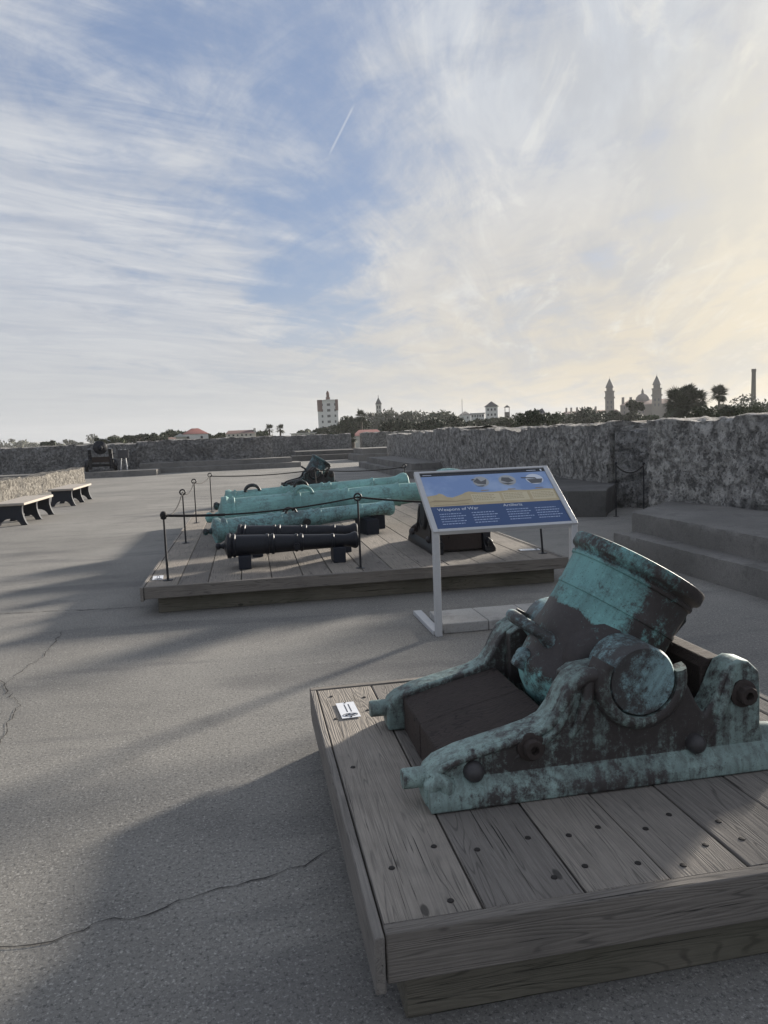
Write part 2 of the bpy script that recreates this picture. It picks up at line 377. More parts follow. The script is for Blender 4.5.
# ------------------------------------------------------------------ rough masonry walls
def fbm(p, f, seed=0, oct=4):
    return noise.fractal(Vector((p.x*f+seed, p.y*f+seed*.7, p.z*f)), 1.0, 2.0, oct)
def rough_wall(name, path, thick, z0, z1, mat, cell, label, amp=.035, topamp=.05, seed=0, tops=None):
    # path: front-face polyline in grid coordinates, built as a closed rough body
    P = [Vector((a, b)) for a, b in path]
    seg = [(Q-Pp).length for Pp, Q in zip(P, P[1:])]; Ltot = sum(seg)
    n = max(3, int(Ltot/cell)); nz = max(3, int((z1-z0)/cell)); nt = max(2, int(thick/cell/1.5))
    m = MB(); rows = []
    tn = []
    for p, q in zip(P, P[1:]):
        d = (q-p).normalized(); tn.append(Vector((-d.y, d.x)))     # depth direction (to the left of travel)
    for i in range(n+1):
        s = Ltot*i/n; k = 0; acc = 0
        while k < len(seg)-1 and s > acc+seg[k]: acc += seg[k]; k += 1
        p = P[k].lerp(P[k+1], min(1,(s-acc)/seg[k])); d = tn[k]
        if k+1 < len(tn) and (acc+seg[k]-s) < .3: d = (tn[k]+tn[k+1]).normalized()
        zt = z1 + fbm(Vector((s*.8,seed,0)), .9, seed)*topamp
        if tops:
            for s0, s1, dz in tops:
                if s0 <= s <= s1: zt += dz
        row = []
        for j in range(nz+1): row.append((p.x, p.y, z0+(zt-z0)*j/nz, 0))
        for j in range(1, nt+1): row.append((p.x+d.x*thick*j/nt, p.y+d.y*thick*j/nt, zt, 1))
        for j in range(nz-1, -1, -1): row.append((p.x+d.x*thick, p.y+d.y*thick, z0+(zt-z0)*j/nz, 2))
        rr = []
        for (x,y,z,side) in row:
            w = Vector((x,y,z)); dn = (fbm(w, 1.7, seed, 5)*1.2 + fbm(w, 5.0, seed+9, 4)*.8)*amp
            fz = min(1, (z-z0)/.15)
            if side == 0: x -= d.x*dn*fz; y -= d.y*dn*fz
            elif side == 2: x += d.x*dn*fz; y += d.y*dn*fz
            if side == 1 or z > zt-.02: z += dn*.8
            rr.append((x,y,z))
        rows.append(rr)
    W = len(rows[0]); vs = [p for r in rows for p in r]; fs = []
    for i in range(n):
        for j in range(W-1): fs.append((i*W+j, (i+1)*W+j, (i+1)*W+j+1, i*W+j+1))
    m.add(vs, fs)
    # end caps: rows of quads between front and back columns
    for i in (0, n):
        base = i*W
        grid = []
        for j in range(nz+1):
            f = Vector(rows[i][j]); bk = Vector(rows[i][W-1-j])
            grid.append([f.lerp(bk, t/nt) for t in range(nt+1)])
        gv = []
        for j, r_ in enumerate(grid):
            for t, q in enumerate(r_):
                if 0 < t < nt and j == nz: q = Vector(rows[i][nz+t])
                gv.append(q)
        m.add(gv, [(j*(nt+1)+t, j*(nt+1)+t+1, (j+1)*(nt+1)+t+1, (j+1)*(nt+1)+t) for j in range(nz) for t in range(nt)])
    o = m.build(name, mat, smooth=60, rot=(0,0,TH))
    return tag(o, label, 'wall')

rough_wall('parapet_wall', [(5.72,9.9),(6.40,8.0),(6.85,6.4),(7.0,3.0),(7.0,-9)], 1.4, -.02, 1.64, M['coq_near'], .05,
           'rough grey coquina parapet rising behind the double concrete steps on the right', .05, .05, 3, tops=[(3.75,5.4,.48),(5.4,9.5,.12)])  # tops: out-of-view stretch raised so its shadow covers the near platform
rough_wall('parapet_wall', [(7.4,39.2),(7.10,27.2),(6.92,27.1),(6.92,23.4),(7.06,23.3),(7.04,17.6),(6.94,17.5),(6.96,13.5)], 1.4, -.02, 1.63, M['coq_long'], .10,
           'long stained coquina parapet running back behind the tilted information panel', .055, .07, 11, tops=[(0,7,-.05),(12,15.7,.06),(19,21.5,-.07)])
rough_wall('embrasure_wall', [(7.0,13.3),(8.6,12.3)], .8, -.02, 1.50, M['coq_back'], .08,
           'dark recessed masonry between two parapets behind the short rope barrier', .06, .04, 17)
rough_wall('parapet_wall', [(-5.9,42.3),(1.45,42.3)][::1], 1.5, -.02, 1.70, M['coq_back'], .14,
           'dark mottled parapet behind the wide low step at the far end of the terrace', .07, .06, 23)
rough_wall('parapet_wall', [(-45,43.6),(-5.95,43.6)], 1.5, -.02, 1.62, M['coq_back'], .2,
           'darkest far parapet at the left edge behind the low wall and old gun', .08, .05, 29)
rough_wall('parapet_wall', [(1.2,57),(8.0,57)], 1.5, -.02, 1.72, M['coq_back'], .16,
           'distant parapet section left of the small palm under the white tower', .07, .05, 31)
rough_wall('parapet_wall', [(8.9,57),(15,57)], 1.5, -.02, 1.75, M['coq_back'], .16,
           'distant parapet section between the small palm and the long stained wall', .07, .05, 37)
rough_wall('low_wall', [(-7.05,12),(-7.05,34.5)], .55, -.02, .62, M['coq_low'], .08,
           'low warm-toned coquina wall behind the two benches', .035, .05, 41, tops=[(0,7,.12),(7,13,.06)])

# ------------------------------------------------------------------ masonry steps
def rough_block(quad, z0, z1, mat, root, cell=.05, amp=.007):
    # a worn block over four corner points, its edges chipped
    q = [Vector(p) for p in quad]; la = max((q[1]-q[0]).length, (q[2]-q[3]).length); lb = max((q[3]-q[0]).length, (q[2]-q[1]).length)
    na, nb, nz = max(2,min(180,int(la/cell))), max(2,min(180,int(lb/cell))), max(2,int((z1-z0)/cell))
    ids = {}; vs = []; fs = []
    def vid(i, j, k):
        if (i,j,k) in ids: return ids[(i,j,k)]
        u, v, w = i/na, j/nb, k/nz; p = (q[0].lerp(q[1],u)).lerp(q[3].lerp(q[2],u), v); P = Vector((p.x, p.y, z0+(z1-z0)*w))
        n_ = sum((i in (0,na), j in (0,nb), k == nz)); d = Vector((noise.noise(P*5+Vector((3,1,7))), noise.noise(P*5+Vector((9,2,1))), noise.noise(P*5)))*amp
        if n_ >= 2 and k == nz:
            ch = abs(noise.fractal(P*4.0, 1.0, 2.0, 4))*amp*3.2 + .004; cx = (q[0]+q[1]+q[2]+q[3])/4
            inn = Vector((cx.x-p.x, cx.y-p.y, 0)); 
            if i in (0,na) and j not in (0,nb): inn = (q[1]-q[0]).to_3d()*(1 if i==0 else -1)
            if j in (0,nb) and i not in (0,na): inn = (q[3]-q[0]).to_3d()*(1 if j==0 else -1)
            d += inn.normalized()*ch - Vector((0,0,ch*.8))
        ids[(i,j,k)] = len(vs); vs.append(P+d); return ids[(i,j,k)]
    for k in (0, nz):
        for i in range(na):
            for j in range(nb): fs.append((vid(i,j,k),vid(i+1,j,k),vid(i+1,j+1,k),vid(i,j+1,k)))
    for k in range(nz):
        for i in range(na):
            for j in (0, nb): fs.append((vid(i,j,k),vid(i+1,j,k),vid(i+1,j,k+1),vid(i,j,k+1)))
        for j in range(nb):
            for i in (0, na): fs.append((vid(i,j,k),vid(i,j+1,k),vid(i,j+1,k+1),vid(i,j,k+1)))
    return MB().add(vs, fs).build('tread', mat, root, smooth=50)
def step_block(label, boxes, mat, name='masonry_step', loc=(0,0,0)):
    root = thing(name, G(0,0,0), TH, label, 'steps')
    for i, (outline, z0, z1) in enumerate(boxes):
        if len(outline) == 4: rough_block(outline, z0, z1, mat, root, .05 if outline[0][1] < 20 else .12)
        else: MB().slab(outline, z0, z1).build('tread', mat, root, bevel=.018)
    return root
step_block('wide double concrete step in front of the near parapet on the right',
    [([(4.48,1.0),(4.80,1.0),(4.80,8.56),(4.48,8.56)], -.01, .26),
     ([(4.74,1.0),(7.2,1.0),(5.90,9.62),(4.74,8.58)], .0, .5)], M['conc'])
step_block('two-level pale concrete step against the long parapet, far beyond the cannons',
    [([(5.48,36.7),(5.48,25.45),(7.1,25.45),(7.1,36.7)], -.01, .26), ([(5.76,35.8),(5.76,25.9),(7.1,25.9),(7.1,35.8)], .25, .51)], M['conc'])
step_block('dark single concrete block right behind the information panel, stained pale at its centre',
    [([(5.55,12.3),(6.16,12.02),(6.45,12.5),(7.1,13.4),(7.1,21.5),(5.55,21.5)], -.01, .47)], M['conc_dark'])
step_block('long low two-level step at the far end of the terrace below the dark parapet',
    [([(-4.9,40.2),(2.85,40.2),(2.85,42.3),(-4.9,42.3)], -.01, .27), ([(-5.6,40.75),(2.4,40.75),(2.4,42.4),(-5.6,42.4)], .25, .53)], M['conc'])
step_block('low concrete kerb slab under the old gun at the far left',
    [([(-14,38.2),(-4.45,38.2),(-4.45,40.1),(-14,40.1)], -.01, .28)], M['conc'])
step_block('short dark step in front of the distant parapet beside the small palm',
    [([(3.0,50),(7.6,50),(7.6,53),(3.0,53)], -.01, .36), ([(3.3,51),(7.6,51),(7.6,56.8),(3.3,56.8)], .3, .62)], M['conc_dark'])
step_block('distant pale step beyond the corner of the long stained parapet',
    [([(6.6,44.5),(10,44.5),(10,49),(6.6,49)], -.01, .42), ([(7.0,45.2),(10,45.2),(10,49),(7.0,49)], .4, .75)], M['conc'])

# ------------------------------------------------------------------ timber display platforms
def platform(label, a0, b0, w, d, H, widths, mats, rim_h, deck_t, inset, nails):
    root = thing('timber_platform', G(a0, b0, 0), TH, label, 'platform')
    deckm, ra, rb, ba, bb = mats; rt = .040
    dm = MB(); rnd = random.Random(len(widths)); x = .031; edges = []
    i = 0
    while x < w-rt-.02:
        ww = min(widths[i % len(widths)], w-rt-.002-x); i += 1
        dz = rnd.uniform(-.003, .002)
        dm.box(x+.003, x+ww-.003, rt+.004, d-rt-.004, H-deck_t, H+dz); edges.append((x, x+ww, H+dz)); x += ww
    dm.build('deck', deckm, root, bevel=.004, seg=1)
    MB().box(.033, w, 0, rt, H-rim_h, H+.003).build('rim_board', ra, root, bevel=.004)
    MB().box(0, w, d-rt, d, H-rim_h, H+.003).build('rim_board', ra, root, bevel=.004)
    MB().box(0, .029, -.010, d-rt-.001, H-rim_h-.018, H+.002).build('rim_board', rb, root, bevel=.004)
    MB().box(w-rt, w, rt+.001, d-rt-.001, H-rim_h, H+.002).build('rim_board', rb, root, bevel=.004)
    bh = H-rim_h+.03
    MB().box(inset+.03, w-inset, inset, inset+.09, 0, bh).build('base_beam', ba, root, bevel=.006)
    MB().box(inset, w-inset, d-inset-.09, d-inset, 0, bh).build('base_beam', ba, root, bevel=.006)
    MB().box(inset+.03, inset+.12, inset+.091, d-inset-.091, 0, bh).build('base_beam', bb, root, bevel=.006)
    MB().box(w-inset-.09, w-inset, inset+.091, d-inset-.091, 0, bh).build('base_beam', bb, root, bevel=.006)
    if nails:
        nm = None
        for x0, x1, h in edges:
            for yy in nails:
                for fx in (.22, .78):
                    if rnd.random() < .08: continue
                    if nm is None:
                        nm = MB().lathe([(0,0),(.0105,0),(.009,.003),(0,.005)], 8).build('nail', M['nail'], root); nn = nm
                    else:
                        nn = nm.copy(); COL.objects.link(nn)
                    nn.location = (x0+(x1-x0)*fx+rnd.uniform(-.02,.02), yy+rnd.uniform(-.05,.05), h)
    return root
platform('weathered timber display platform in the foreground carrying the big green mortar', .252, 1.782, 2.1, 1.965, .30,
         [.285,.30,.262,.25,.275,.26,.29], (M['deck'],M['rim_a'],M['rim_b'],M['beam_a'],M['beam_b']),   .14, .04, .06, [.14,.33,.95,1.55,1.8])
platform('large low timber platform in the middle distance carrying the row of cannons', -1.04, 7.03, 4.22, 7.5, .27,
         [.30,.28,.31,.29], (M['deck_far'],M['rim_a'],M['rim_b'],M['beam_a'],M['beam_b']), .11, .04, .11, None)

def notice_plate(label, a, b, z, rz, w, l):
    root = thing('notice_plate', G(a,b,z), TH+rz, label, 'plate')
    MB().box(-w/2, w/2, -l/2, l/2, .0005, .003).build('plate', M['white'], root)
    t = MB(); rnd = random.Random(5)
    for row, yy in ((0,-.0),(1,-.22)):
        x = -l*.14
        while x < l*.36:
            k = rnd.uniform(.003,.008)
            t.box(yy*w+.14*w-.0028, yy*w+.14*w+.0028, x, x+k, .0032, .0036); x += k+.0022
    t.build('lettering', M['ink'], root)
    e = MB(); N = 28
    pts = [(w*.40*math.cos(2*math.pi*k/N), -l*.33+l*.085*math.sin(2*math.pi*k/N), .0036) for k in range(N+1)]
    e.tube(pts, .0016, 5)
    e.tube([(-w*.25,-l*.35,.0036),(-w*.05,-l*.31,.0036),(w*.05,-l*.35,.0036),(w*.28,-l*.32,.0036)], .003, 6)
    e.ball((-w*.2,-l*.335,.0036), .007, 8, (1,1,.3))
    e.build('hand_emblem', M['ink'], root)
    for yy in (.46, -.46):
        MB().lathe([(0,0),(.005,0),(.004,.002),(0,.003)], 8, Matrix.Translation((0,l*yy,.003))).build('screw', M['nail'], root)
    return root
notice_plate('small white lettered plate screwed to the foreground platform near its left corner', .404, 3.38, .302, R(2), .088, .20)
notice_plate('small white plate beside the front left rope post of the cannon platform', -.93, 7.50, .272, R(5), .10, .22)
notice_plate('small white plate at the right end of the cannon platform, behind the information panel', 3.0, 7.64, .272, R(80), .10, .22)

# ------------------------------------------------------------------ mortars
CH = [(.285,.0),(.279,.04),(.281,.09),(.295,.128),(.33,.156),(.41,.185),(.51,.207),(.60,.226),(.675,.244),(.730,.268),(.765,.312),(.793,.368),(.828,.412),(.875,.436),(.925,.440)]
bc, br_ = (1.085,.384), .135
CH += [(bc[0]+br_*math.cos(R(a)), bc[1]+br_*math.sin(R(a))) for a in (158,180,202,225,250,275,300,325,345,360)]
CH += [(1.228,.394),(1.258,.382),(1.285,.335),(1.315,.275),(1.350,.222),(1.385,.275),(1.420,.355),(1.445,.400),(1.485,.417),(1.530,.408),(1.575,.365),(1.580,.30),(1.582,.16),(1.60,.08),(1.64,.055),(1.65,.0)]
def cheek(root, y0, y1, mat, out):
    # out = -1: outer face towards y0 ; +1 : towards y1
    m = MB(); m.prism(CH, y0, y1)
    o = m.build('cheek', mat, root, bevel=.016, seg=3, smooth=50)
    yo = y0 if out < 0 else y1
    f = MB()
    def P(x, d, z): return (x, yo+out*d, z)
    # base flange with a sloping skirt
    sec = [(.0,-.0),(.045,-.0),(.045,.035),(.034,.055),(.012,.082),(-.02,.12),(-.02,.0)]
    xs = [.290,.30]+[.30+1.33*i/30 for i in range(1,31)]+[1.645]
    vs = []; fs = []
    for x in xs:
        for d, z in sec: vs.append(P(x, d, z))
    k = len(sec)
    for i in range(len(xs)-1):
        for j in range(k): fs.append((i*k+j, i*k+(j+1)%k, (i+1)*k+(j+1)%k, (i+1)*k+j))
    fs.append(tuple(range(k))); fs.append(tuple((len(xs)-1)*k+j for j in range(k)))
    f.add(vs, fs)
    f.build('foot_flange', mat, o, bevel=.006, smooth=50)
    # rolled border that follows the upper edge on the outer face
    r = MB(); top = CH[3:15]
    ins = []
    for i, (x,z) in enumerate(top):
        a = top[max(0,i-1)]; b = top[min(len(top)-1,i+1)]; dx, dz = b[0]-a[0], b[1]-a[1]; l = math.hypot(dx,dz)
        ins.append(P(x+dz/l*.022, -.002, z-dx/l*.022))
    rad = [.016+.013*min(1,max(0,(i-5)/5)) for i in range(len(ins))]
    r.tube(ins, rad, 12)
    # ribs running down from the hump like folds
    r.build('border_roll', mat, o, smooth=70)
    for pts, rad in (([P(.893,-.006,.405),P(.880,.004,.33),P(.852,-.002,.25),P(.81,-.012,.18),P(.76,-.02,.13)], [.026,.024,.02,.016,.008]),
                     ([P(.835,-.008,.375),P(.800,.002,.295),P(.755,.002,.225),P(.68,-.004,.17),P(.58,-.012,.13)], [.020,.020,.018,.016,.008]),
                     ([P(.30,-.006,.07),P(.33,.002,.105),P(.355,.004,.08),P(.37,.002,.03)], [.03,.034,.034,.028]),
                     ([P(1.465,-.008,.375),P(1.43,-.002,.28),P(1.40,-.006,.17),P(1.36,-.014,.11)], [.02,.02,.018,.012])):
        MB().tube(pts, rad, 10).build('rib', mat, o, smooth=70)
    # bearing ring under the trunnion
    g = MB(); n = 26; vs = []; fs = []
    for i in range(n+1):
        t = R(150+ (372-150)*i/n); c, s = math.cos(t), math.sin(t)
        for rr, d in ((.131,-.03),(.131,.035),(.148,.042),(.170,.034),(.182,.008),(.19,-.03)):
            vs.append(P(bc[0]+rr*c, d, bc[1]+rr*s))
    for i in range(n):
        for j in range(6): fs.append((i*6+j, i*6+(j+1)%6, (i+1)*6+(j+1)%6, (i+1)*6+j))
    fs += [tuple(range(6)), tuple(n*6+j for j in range(6))]
    g.add(vs, fs); g.build('bearing_ring', mat, o, smooth=60)
    def rot_y(x, d, z): return Matrix.Translation(P(x, d, z)) @ Matrix.Rotation(R(90 if out<0 else -90), 4, 'X')
    for x, z, rr in ((.455,.118,.036),(1.305,.122,.036)):
        MB().lathe([(rr*1.02,-.02),(rr*1.02,.01),(rr*.95,.022),(rr*.75,.036),(rr*.4,.045),(0,.048)], 20, rot_y(x,0,z)).build('bolt_head', M['bolt'], root, smooth=60)
    for x, z in ((.668,.182),(1.502,.29)):
        q = MB(); q.lathe([(.052,-.02),(.052,.010),(.046,.014),(.02,.014)], 24, rot_y(x,0,z)); q.build('washer', M['rust'], root)
        q = MB(); q.lathe([(.036,.012),(.036,.040),(.033,.044),(.017,.044),(.015,.02),(0,.02)], 9, rot_y(x,0,z)); q.build('nut', M['rust'], root)
    return o
def make_mortar(loc, rz, label, cat, mats, scale=1.0, group=None, phi=58):
    mb, mc, mt = mats
    root = thing('mortar', loc, rz, label, cat, group); root.scale = (scale,)*3
    yn0, yn1, yf0, yf1 = .575, .680, 1.270, 1.375
    cheek(root, yn0, yn1, mc, -1); cheek(root, yf0, yf1, mc, 1)
    for y in (.630, 1.320):
        MB().lathe([(.026,-.06),(.033,-.03),(.036,.0),(.036,.07),(.033,.078),(0,.078)], 20, Matrix.Translation((.29,y,.092)) @ Matrix.Rotation(R(-90),4,'Y')).build('lifting_peg', mc, root, smooth=50)
        MB().lathe([(.05,-.05),(.045,.02),(.040,.10),(.040,.165),(.036,.172),(0,.172)], 20, Matrix.Translation((1.53,y,.115)) @ Matrix.Rotation(R(97),4,'Y')).build('lifting_peg', mc, root, smooth=50)
    # timber bed between the cheeks: sloping front block, rear block
    for ya, yb, dz in ((yn1+.002, .955, 0), (.961, yf0-.002, -.006)):
        MB().prism([(.355,.0),(.355,.150+dz),(.50,.190+dz),(.78,.250+dz),(.78,.0)], ya, yb).build('bed_block', M['dark_wood_a'], root, bevel=.006)
    MB().prism([(1.40,.02),(1.40,.365),(1.425,.395),(1.495,.395),(1.52,.36),(1.52,.02)], yn1+.002, yf0-.002).build('transom', M['dark_wood_a'], root, bevel=.006)
    HB = [(.83,.0),(.83,.40),(.87,.425),(.925,.43)]+CH[15:25]+[(1.228,.384),(1.25,.372),(1.29,.30),(1.32,.0)]
    MB().prism(HB, yn1-.005, .722).build('bearing_boss', mc, root, bevel=.012, smooth=50); MB().prism(HB, 1.228, yf0+.005).build('bearing_boss', mc, root, bevel=.012, smooth=50)
    # barrel: local z along the bore, trunnion axis at its origin
    yc = (yn1+yf0)/2
    prof = [(0,-.29),(.08,-.287),(.15,-.265),(.20,-.225),(.238,-.180),(.250,-.158),(.256,-.135),(.250,-.122),(.253,0),(.252,.12),(.250,.205),(.2545,.209),(.2545,.222),(.2505,.228),(.255,.335),(.262,.340),(.264,.352),(.258,.359),(.262,.368),
            (.276,.376),(.281,.384),(.281,.420),(.276,.427),(.262,.430),(.19,.43),(.178,.424),(.172,.36),(.168,.1),(0,.06)]
    B = MB().lathe(prof, 72).build('barrel', mb, root, smooth=40, loc=(1.087,yc,.362), rot=(0,R(90-phi),0))
    for sgn in (-1, 1):
        yl = .428; MB().lathe([(.200,.16),(.188,.215),(.160,.240),(.131,.248)], 44, Matrix.Rotation(R(90 if sgn<0 else -90), 4, 'X')).build('trunnion_collar', M['bz_collar'], B, smooth=40); t = MB()
        Mx = Matrix.Rotation(R(90 if sgn<0 else -90), 4, 'X')
        t.lathe([(.129,.2),(.129,yl-.010),(.121,yl),(.0,yl)], 44, Matrix.Translation((-.0125,0,.018)) @ Mx)
        t.build('trunnion', mt, B, smooth=40)
    # carrying loop set crosswise on the upper side
    dx = -.250; sz = -.02
    path = [(dx+.03,-.085,sz-.01),(dx-.03,-.088,sz),(dx-.080,-.080,sz),(dx-.112,-.045,sz+.004),(dx-.120,0,sz+.004),(dx-.112,.045,sz+.004),(dx-.080,.080,sz),(dx-.03,.088,sz),(dx+.03,.085,sz-.01)]
    MB().tube(path, [.036,.023,.022,.026,.026,.026,.022,.023,.036], 12).build('carrying_loop', mt, B, smooth=70)
    v = MB(); v.ball((-.252,0,-.135), .034, 14, (1,1.3,1)); v.box(-.282,-.2,-.03,.03,-.19,-.14)
    v.build('vent_lug', mt, B, bevel=.012, smooth=60)
    w = MB(); w.ball((.272,0,.372), .034, 12, (1,1.4,1.1)); w.tube([(.262,0,.35),(.292,0,.31),(.282,0,.25),(.25,0,.2)], [.03,.026,.022,.03], 10)
    w.ball((.255,0,.19), .035, 12, (.8,1.6,.8))
    w.build('muzzle_lug', M['bz_dark'], B, smooth=70)
    return root
make_mortar(G(.259,1.81,.302), TH, 'squat green and brown bronze mortar on its bed in the foreground', 'mortar', (M['bz_barrel'],M['bz_cheek'],M['bz_trun']))
make_mortar(G(.66,18.9,.27), TH, 'small dark bronze mortar standing beyond the row of green cannons', 'mortar', (M['bz_mid'],M['bz_dark'],M['bz_dark']), 1.0, None, 58)
platform('small timber platform under the dark mortar beyond the cannon platform', 1.0, 19.0, 1.9, 1.7, .27, [.3,.28], (M['deck_far'],M['rim_a'],M['rim_b'],M['beam_a'],M['beam_b']), .12, .04, .08, None)
mm = make_mortar(G(1.50,9.25,.272), TH-R(90), 'black bedded mortar half hidden behind the tilted information panel', 'mortar', (M['bz_gun2'],M['black'],M['black']), 1.0, None, 72)
mm.scale = (.94,.80,1.06)

# ------------------------------------------------------------------ cannons
def cannon(p0, p1, r0, r1, mat, label, group=None, loops=(), trun=.45, mat_d=None, iron=False):
    # p0: centre of the base ring at the breech, p1: centre of the muzzle face (grid coordinates)
    A, Bp = Vector(p0), Vector(p1); d = Bp-A; Lg = d.length
    root = thing('cannon', G(*p0), 0, label, 'cannon', group)
    dw = G(d.x, d.y, d.z); q = dw.to_track_quat('Z','X')
    root.rotation_mode = 'QUATERNION'; root.rotation_quaternion = q
    def r(t): return r0+(r1-r0)*t
    pr = [(0,-.30*r0),(r0*.34,-.28*r0),(r0*.66,-.16*r0),(r0*.90,-.06*r0),(r0*1.10,-.02*r0),(r0*1.12,.02*Lg)]
    for t in (.05,.30,.34,.52,.56,.80):
        rr = r(t)*(.98 if t<.5 else .94)
        pr += [(rr, t*Lg-.022*Lg*.5-.004),(rr*1.10, t*Lg-.010),(rr*1.10, t*Lg+.010),(rr*.985, t*Lg+.018)]
    pr += [(r1*.92,.90*Lg),(r1*1.0,.935*Lg),(r1*1.25,.965*Lg),(r1*1.30,.98*Lg),(r1*1.18,.995*Lg),(r1*.95,Lg),(r1*.55,Lg),(r1*.52,.9*Lg),(0,.85*Lg)]
    MB().lathe(pr, 40).build('barrel', mat, root, smooth=38)
    MB().lathe([(r0*.30,-.3*r0),(r0*.20,-.5*r0),(r0*.17,-.58*r0),(r0*.27,-.7*r0),(r0*.31,-.82*r0),(r0*.25,-.98*r0),(0,-1.06*r0)], 20).build('cascabel', mat_d or mat, root, smooth=60)
    X = q.inverted() @ Vector((0,0,1)); X = Vector((X.x,X.y,0)).normalized(); Y = Vector((0,0,1)).cross(X)
    for s in (-1,1):
        c = Vector((0,0,trun*Lg)) - X*r(trun)*.25
        MB().cyl(c+Y*s*r(trun)*.8, c+Y*s*r(trun)*1.5, r(trun)*.36, None, 18).build('trunnion', mat_d or mat, root)
    for t in loops:
        for s in (-1,1):
            rr = r(t); h = rr*.46; w = rr*.56; pts = []
            for k in range(11):
                an = math.pi*k/10
                pts.append(X*(rr*.86+h*math.sin(an)) + Y*s*rr*.42 + Vector((0,0,t*Lg - w*math.cos(an))))
            MB().tube(pts, [rr*.15]+[rr*.12]*9+[rr*.15], 10).build('carrying_loop', mat_d or mat, root, smooth=70)
    return root
gi = None
cannon((-.25,7.79,.505), (1.12,7.79,.485), .117, .070, M['iron'], 'small black iron cannon lying nearest the front edge of the platform', gi, (), .52)
cannon((-.14,8.55,.515), (1.21,8.42,.50), .112, .070, M['iron'], 'small black iron cannon lying second from the platform front, behind its twin', gi, (), .52)
cannon((-.44,9.32,.49), (1.93,9.98,.60), .142, .092, M['bz_gun2'], 'shorter blotched green bronze cannon between the black cannons and the longest green one', gi, (.40,), .47, M['bz_dark'])
cannon((-.36,10.40,.56), (2.75,10.55,.76), .240, .150, M['bz_gun'], 'longest pale green bronze cannon whose muzzle runs behind the information panel', gi, (.36,), .45)
cannon((-.34,11.72,.60), (2.55,11.78,.80), .205, .130, M['bz_gun'], 'rearmost green bronze cannon, mostly hidden behind the longest one', gi, (.14,.40), .45, M['bz_dark'])
def chock(a, b, w, l, h, label, rz=0):
    o = MB().box(-w/2, w/2, -l/2, l/2, 0, h).build('timber_chock', M['chock'], None, bevel=.006, loc=G(a,b,.271), rot=(0,0,TH+rz))
    return tag(o, label, 'chock', 'dark timber chocks under the cannons')
chock(-.08,7.79,.13,.28,.138,'dark chock under the breech of the nearest black cannon')
chock(.90,7.79,.13,.28,.158,'dark chock under the muzzle of the nearest black cannon')
chock(.06,8.53,.12,.26,.138,'dark chock under the breech of the second black cannon')
chock(1.06,8.44,.12,.24,.155,'dark chock under the muzzle of the second black cannon')
chock(.02,9.45,.16,.4,.10,'dark chock under the breech of the blotched green cannon', R(15))
chock(1.55,9.86,.18,.4,.20,'dark chock under the muzzle end of the blotched green cannon', R(15))
chock(.0,10.42,.2,.5,.085,'dark chock under the breech of the longest green cannon')
chock(1.72,10.5,.30,.55,.25,'wide dark chock under the middle of the longest green cannon')
chock(.0,11.73,.2,.5,.14,'dark chock under the breech of the rearmost green cannon')
chock(1.7,11.76,.2,.5,.30,'dark chock under the muzzle half of the rearmost green cannon')

# ------------------------------------------------------------------ rope posts and ropes
def rope_post(a, b, h, label, z0=.27, top='ring', group='rope posts round the cannon platform', lean=0):
    root = thing('rope_post', G(a,b,z0), TH, label, 'post', group); root.rotation_euler = (0, R(lean), TH)
    MB().lathe([(.05,0),(.05,.004),(.014,.008),(.0115,.02),(.0095,h)], 12).build('rod', M['black'], root)
    if top == 'ring':
        N = 20; pts = [(.034*math.cos(2*math.pi*k/N), 0, h+.032+.034*math.sin(2*math.pi*k/N)) for k in range(N+1)]
        MB().tube(pts, .0095, 8).build('ring', M['black'], root, smooth=70)
    elif top == 'knot':
        k = MB(); k.ball((0,0,h+.015), .034, 14, (1,1,1.15)); k.ball((0,0,h-.012), .029, 12, (1.05,1.05,.6)); k.build('rope_knot', M['rope'], root, smooth=70)
    else:
        MB().ball((0,0,h+.015), .026, 12).build('finial', M['black'], root, smooth=70)
    return root
def rope(A, B, sag, label, r=.009, thick=None, cat='rope', n=26):
    A, B = Vector(A), Vector(B); pts = []
    for i in range(n+1):
        t = i/n; p = A.lerp(B, t); p.z -= sag*4*t*(1-t); pts.append(G(*p))
    o = thing('rope', pts[0], 0, label, cat)
    o0 = pts[0]; pts = [p-o0 for p in pts]
    MB().tube(pts, r, 8).build('strand', M['rope'], o, smooth=70)
    if thick:
        t0, t1, rr = thick; MB().tube(pts[int(t0*n):int(t1*n)+1], rr, 8).build('sleeve', M['rope'], o, smooth=70)
    return o
P1,P2,P3,P4,P5,P6,PF,PR = (-.82,7.35,.90),(-.855,9.99,.94),(-.87,12.4,.94),(-.70,14.2,.94),(1.28,14.3,.96),(3.02,14.2,.94),(1.06,7.265,.985),(3.05,7.39,.80)
rope_post(P1[0],P1[1],.62,'rope post at the front left corner of the cannon platform, topped by a black knot',top='knot')
rope_post(P2[0],P2[1],.64,'second rope post from the front on the left edge of the cannon platform')
rope_post(P3[0],P3[1],.65,'third rope post from the front on the left edge of the cannon platform')
rope_post(P4[0],P4[1],.66,'rope post at the rear left corner of the cannon platform')
rope_post(P5[0],P5[1],.66,'rope post behind the small dark mortar on the cannon platform')
rope_post(P6[0],P6[1],.66,'rope post at the rear right corner of the cannon platform')
rope_post(PF[0],PF[1],.685,'rope post on the front edge of the platform in front of the black cannons')
rope_post(PR[0],PR[1],.50,'slightly leaning rod at the front right corner of the cannon platform',lean=-4,top='ball')
rope(P1,P2,.10,'sagging rope from the knotted corner post to the second left post')
rope(P2,P3,.09,'sagging rope between the second and third left posts')
rope(P3,P4,.07,'sagging rope between the third left post and the rear left corner post')
rope(P4,P5,.04,'rope along the platform rear from the left corner to behind the small mortar')
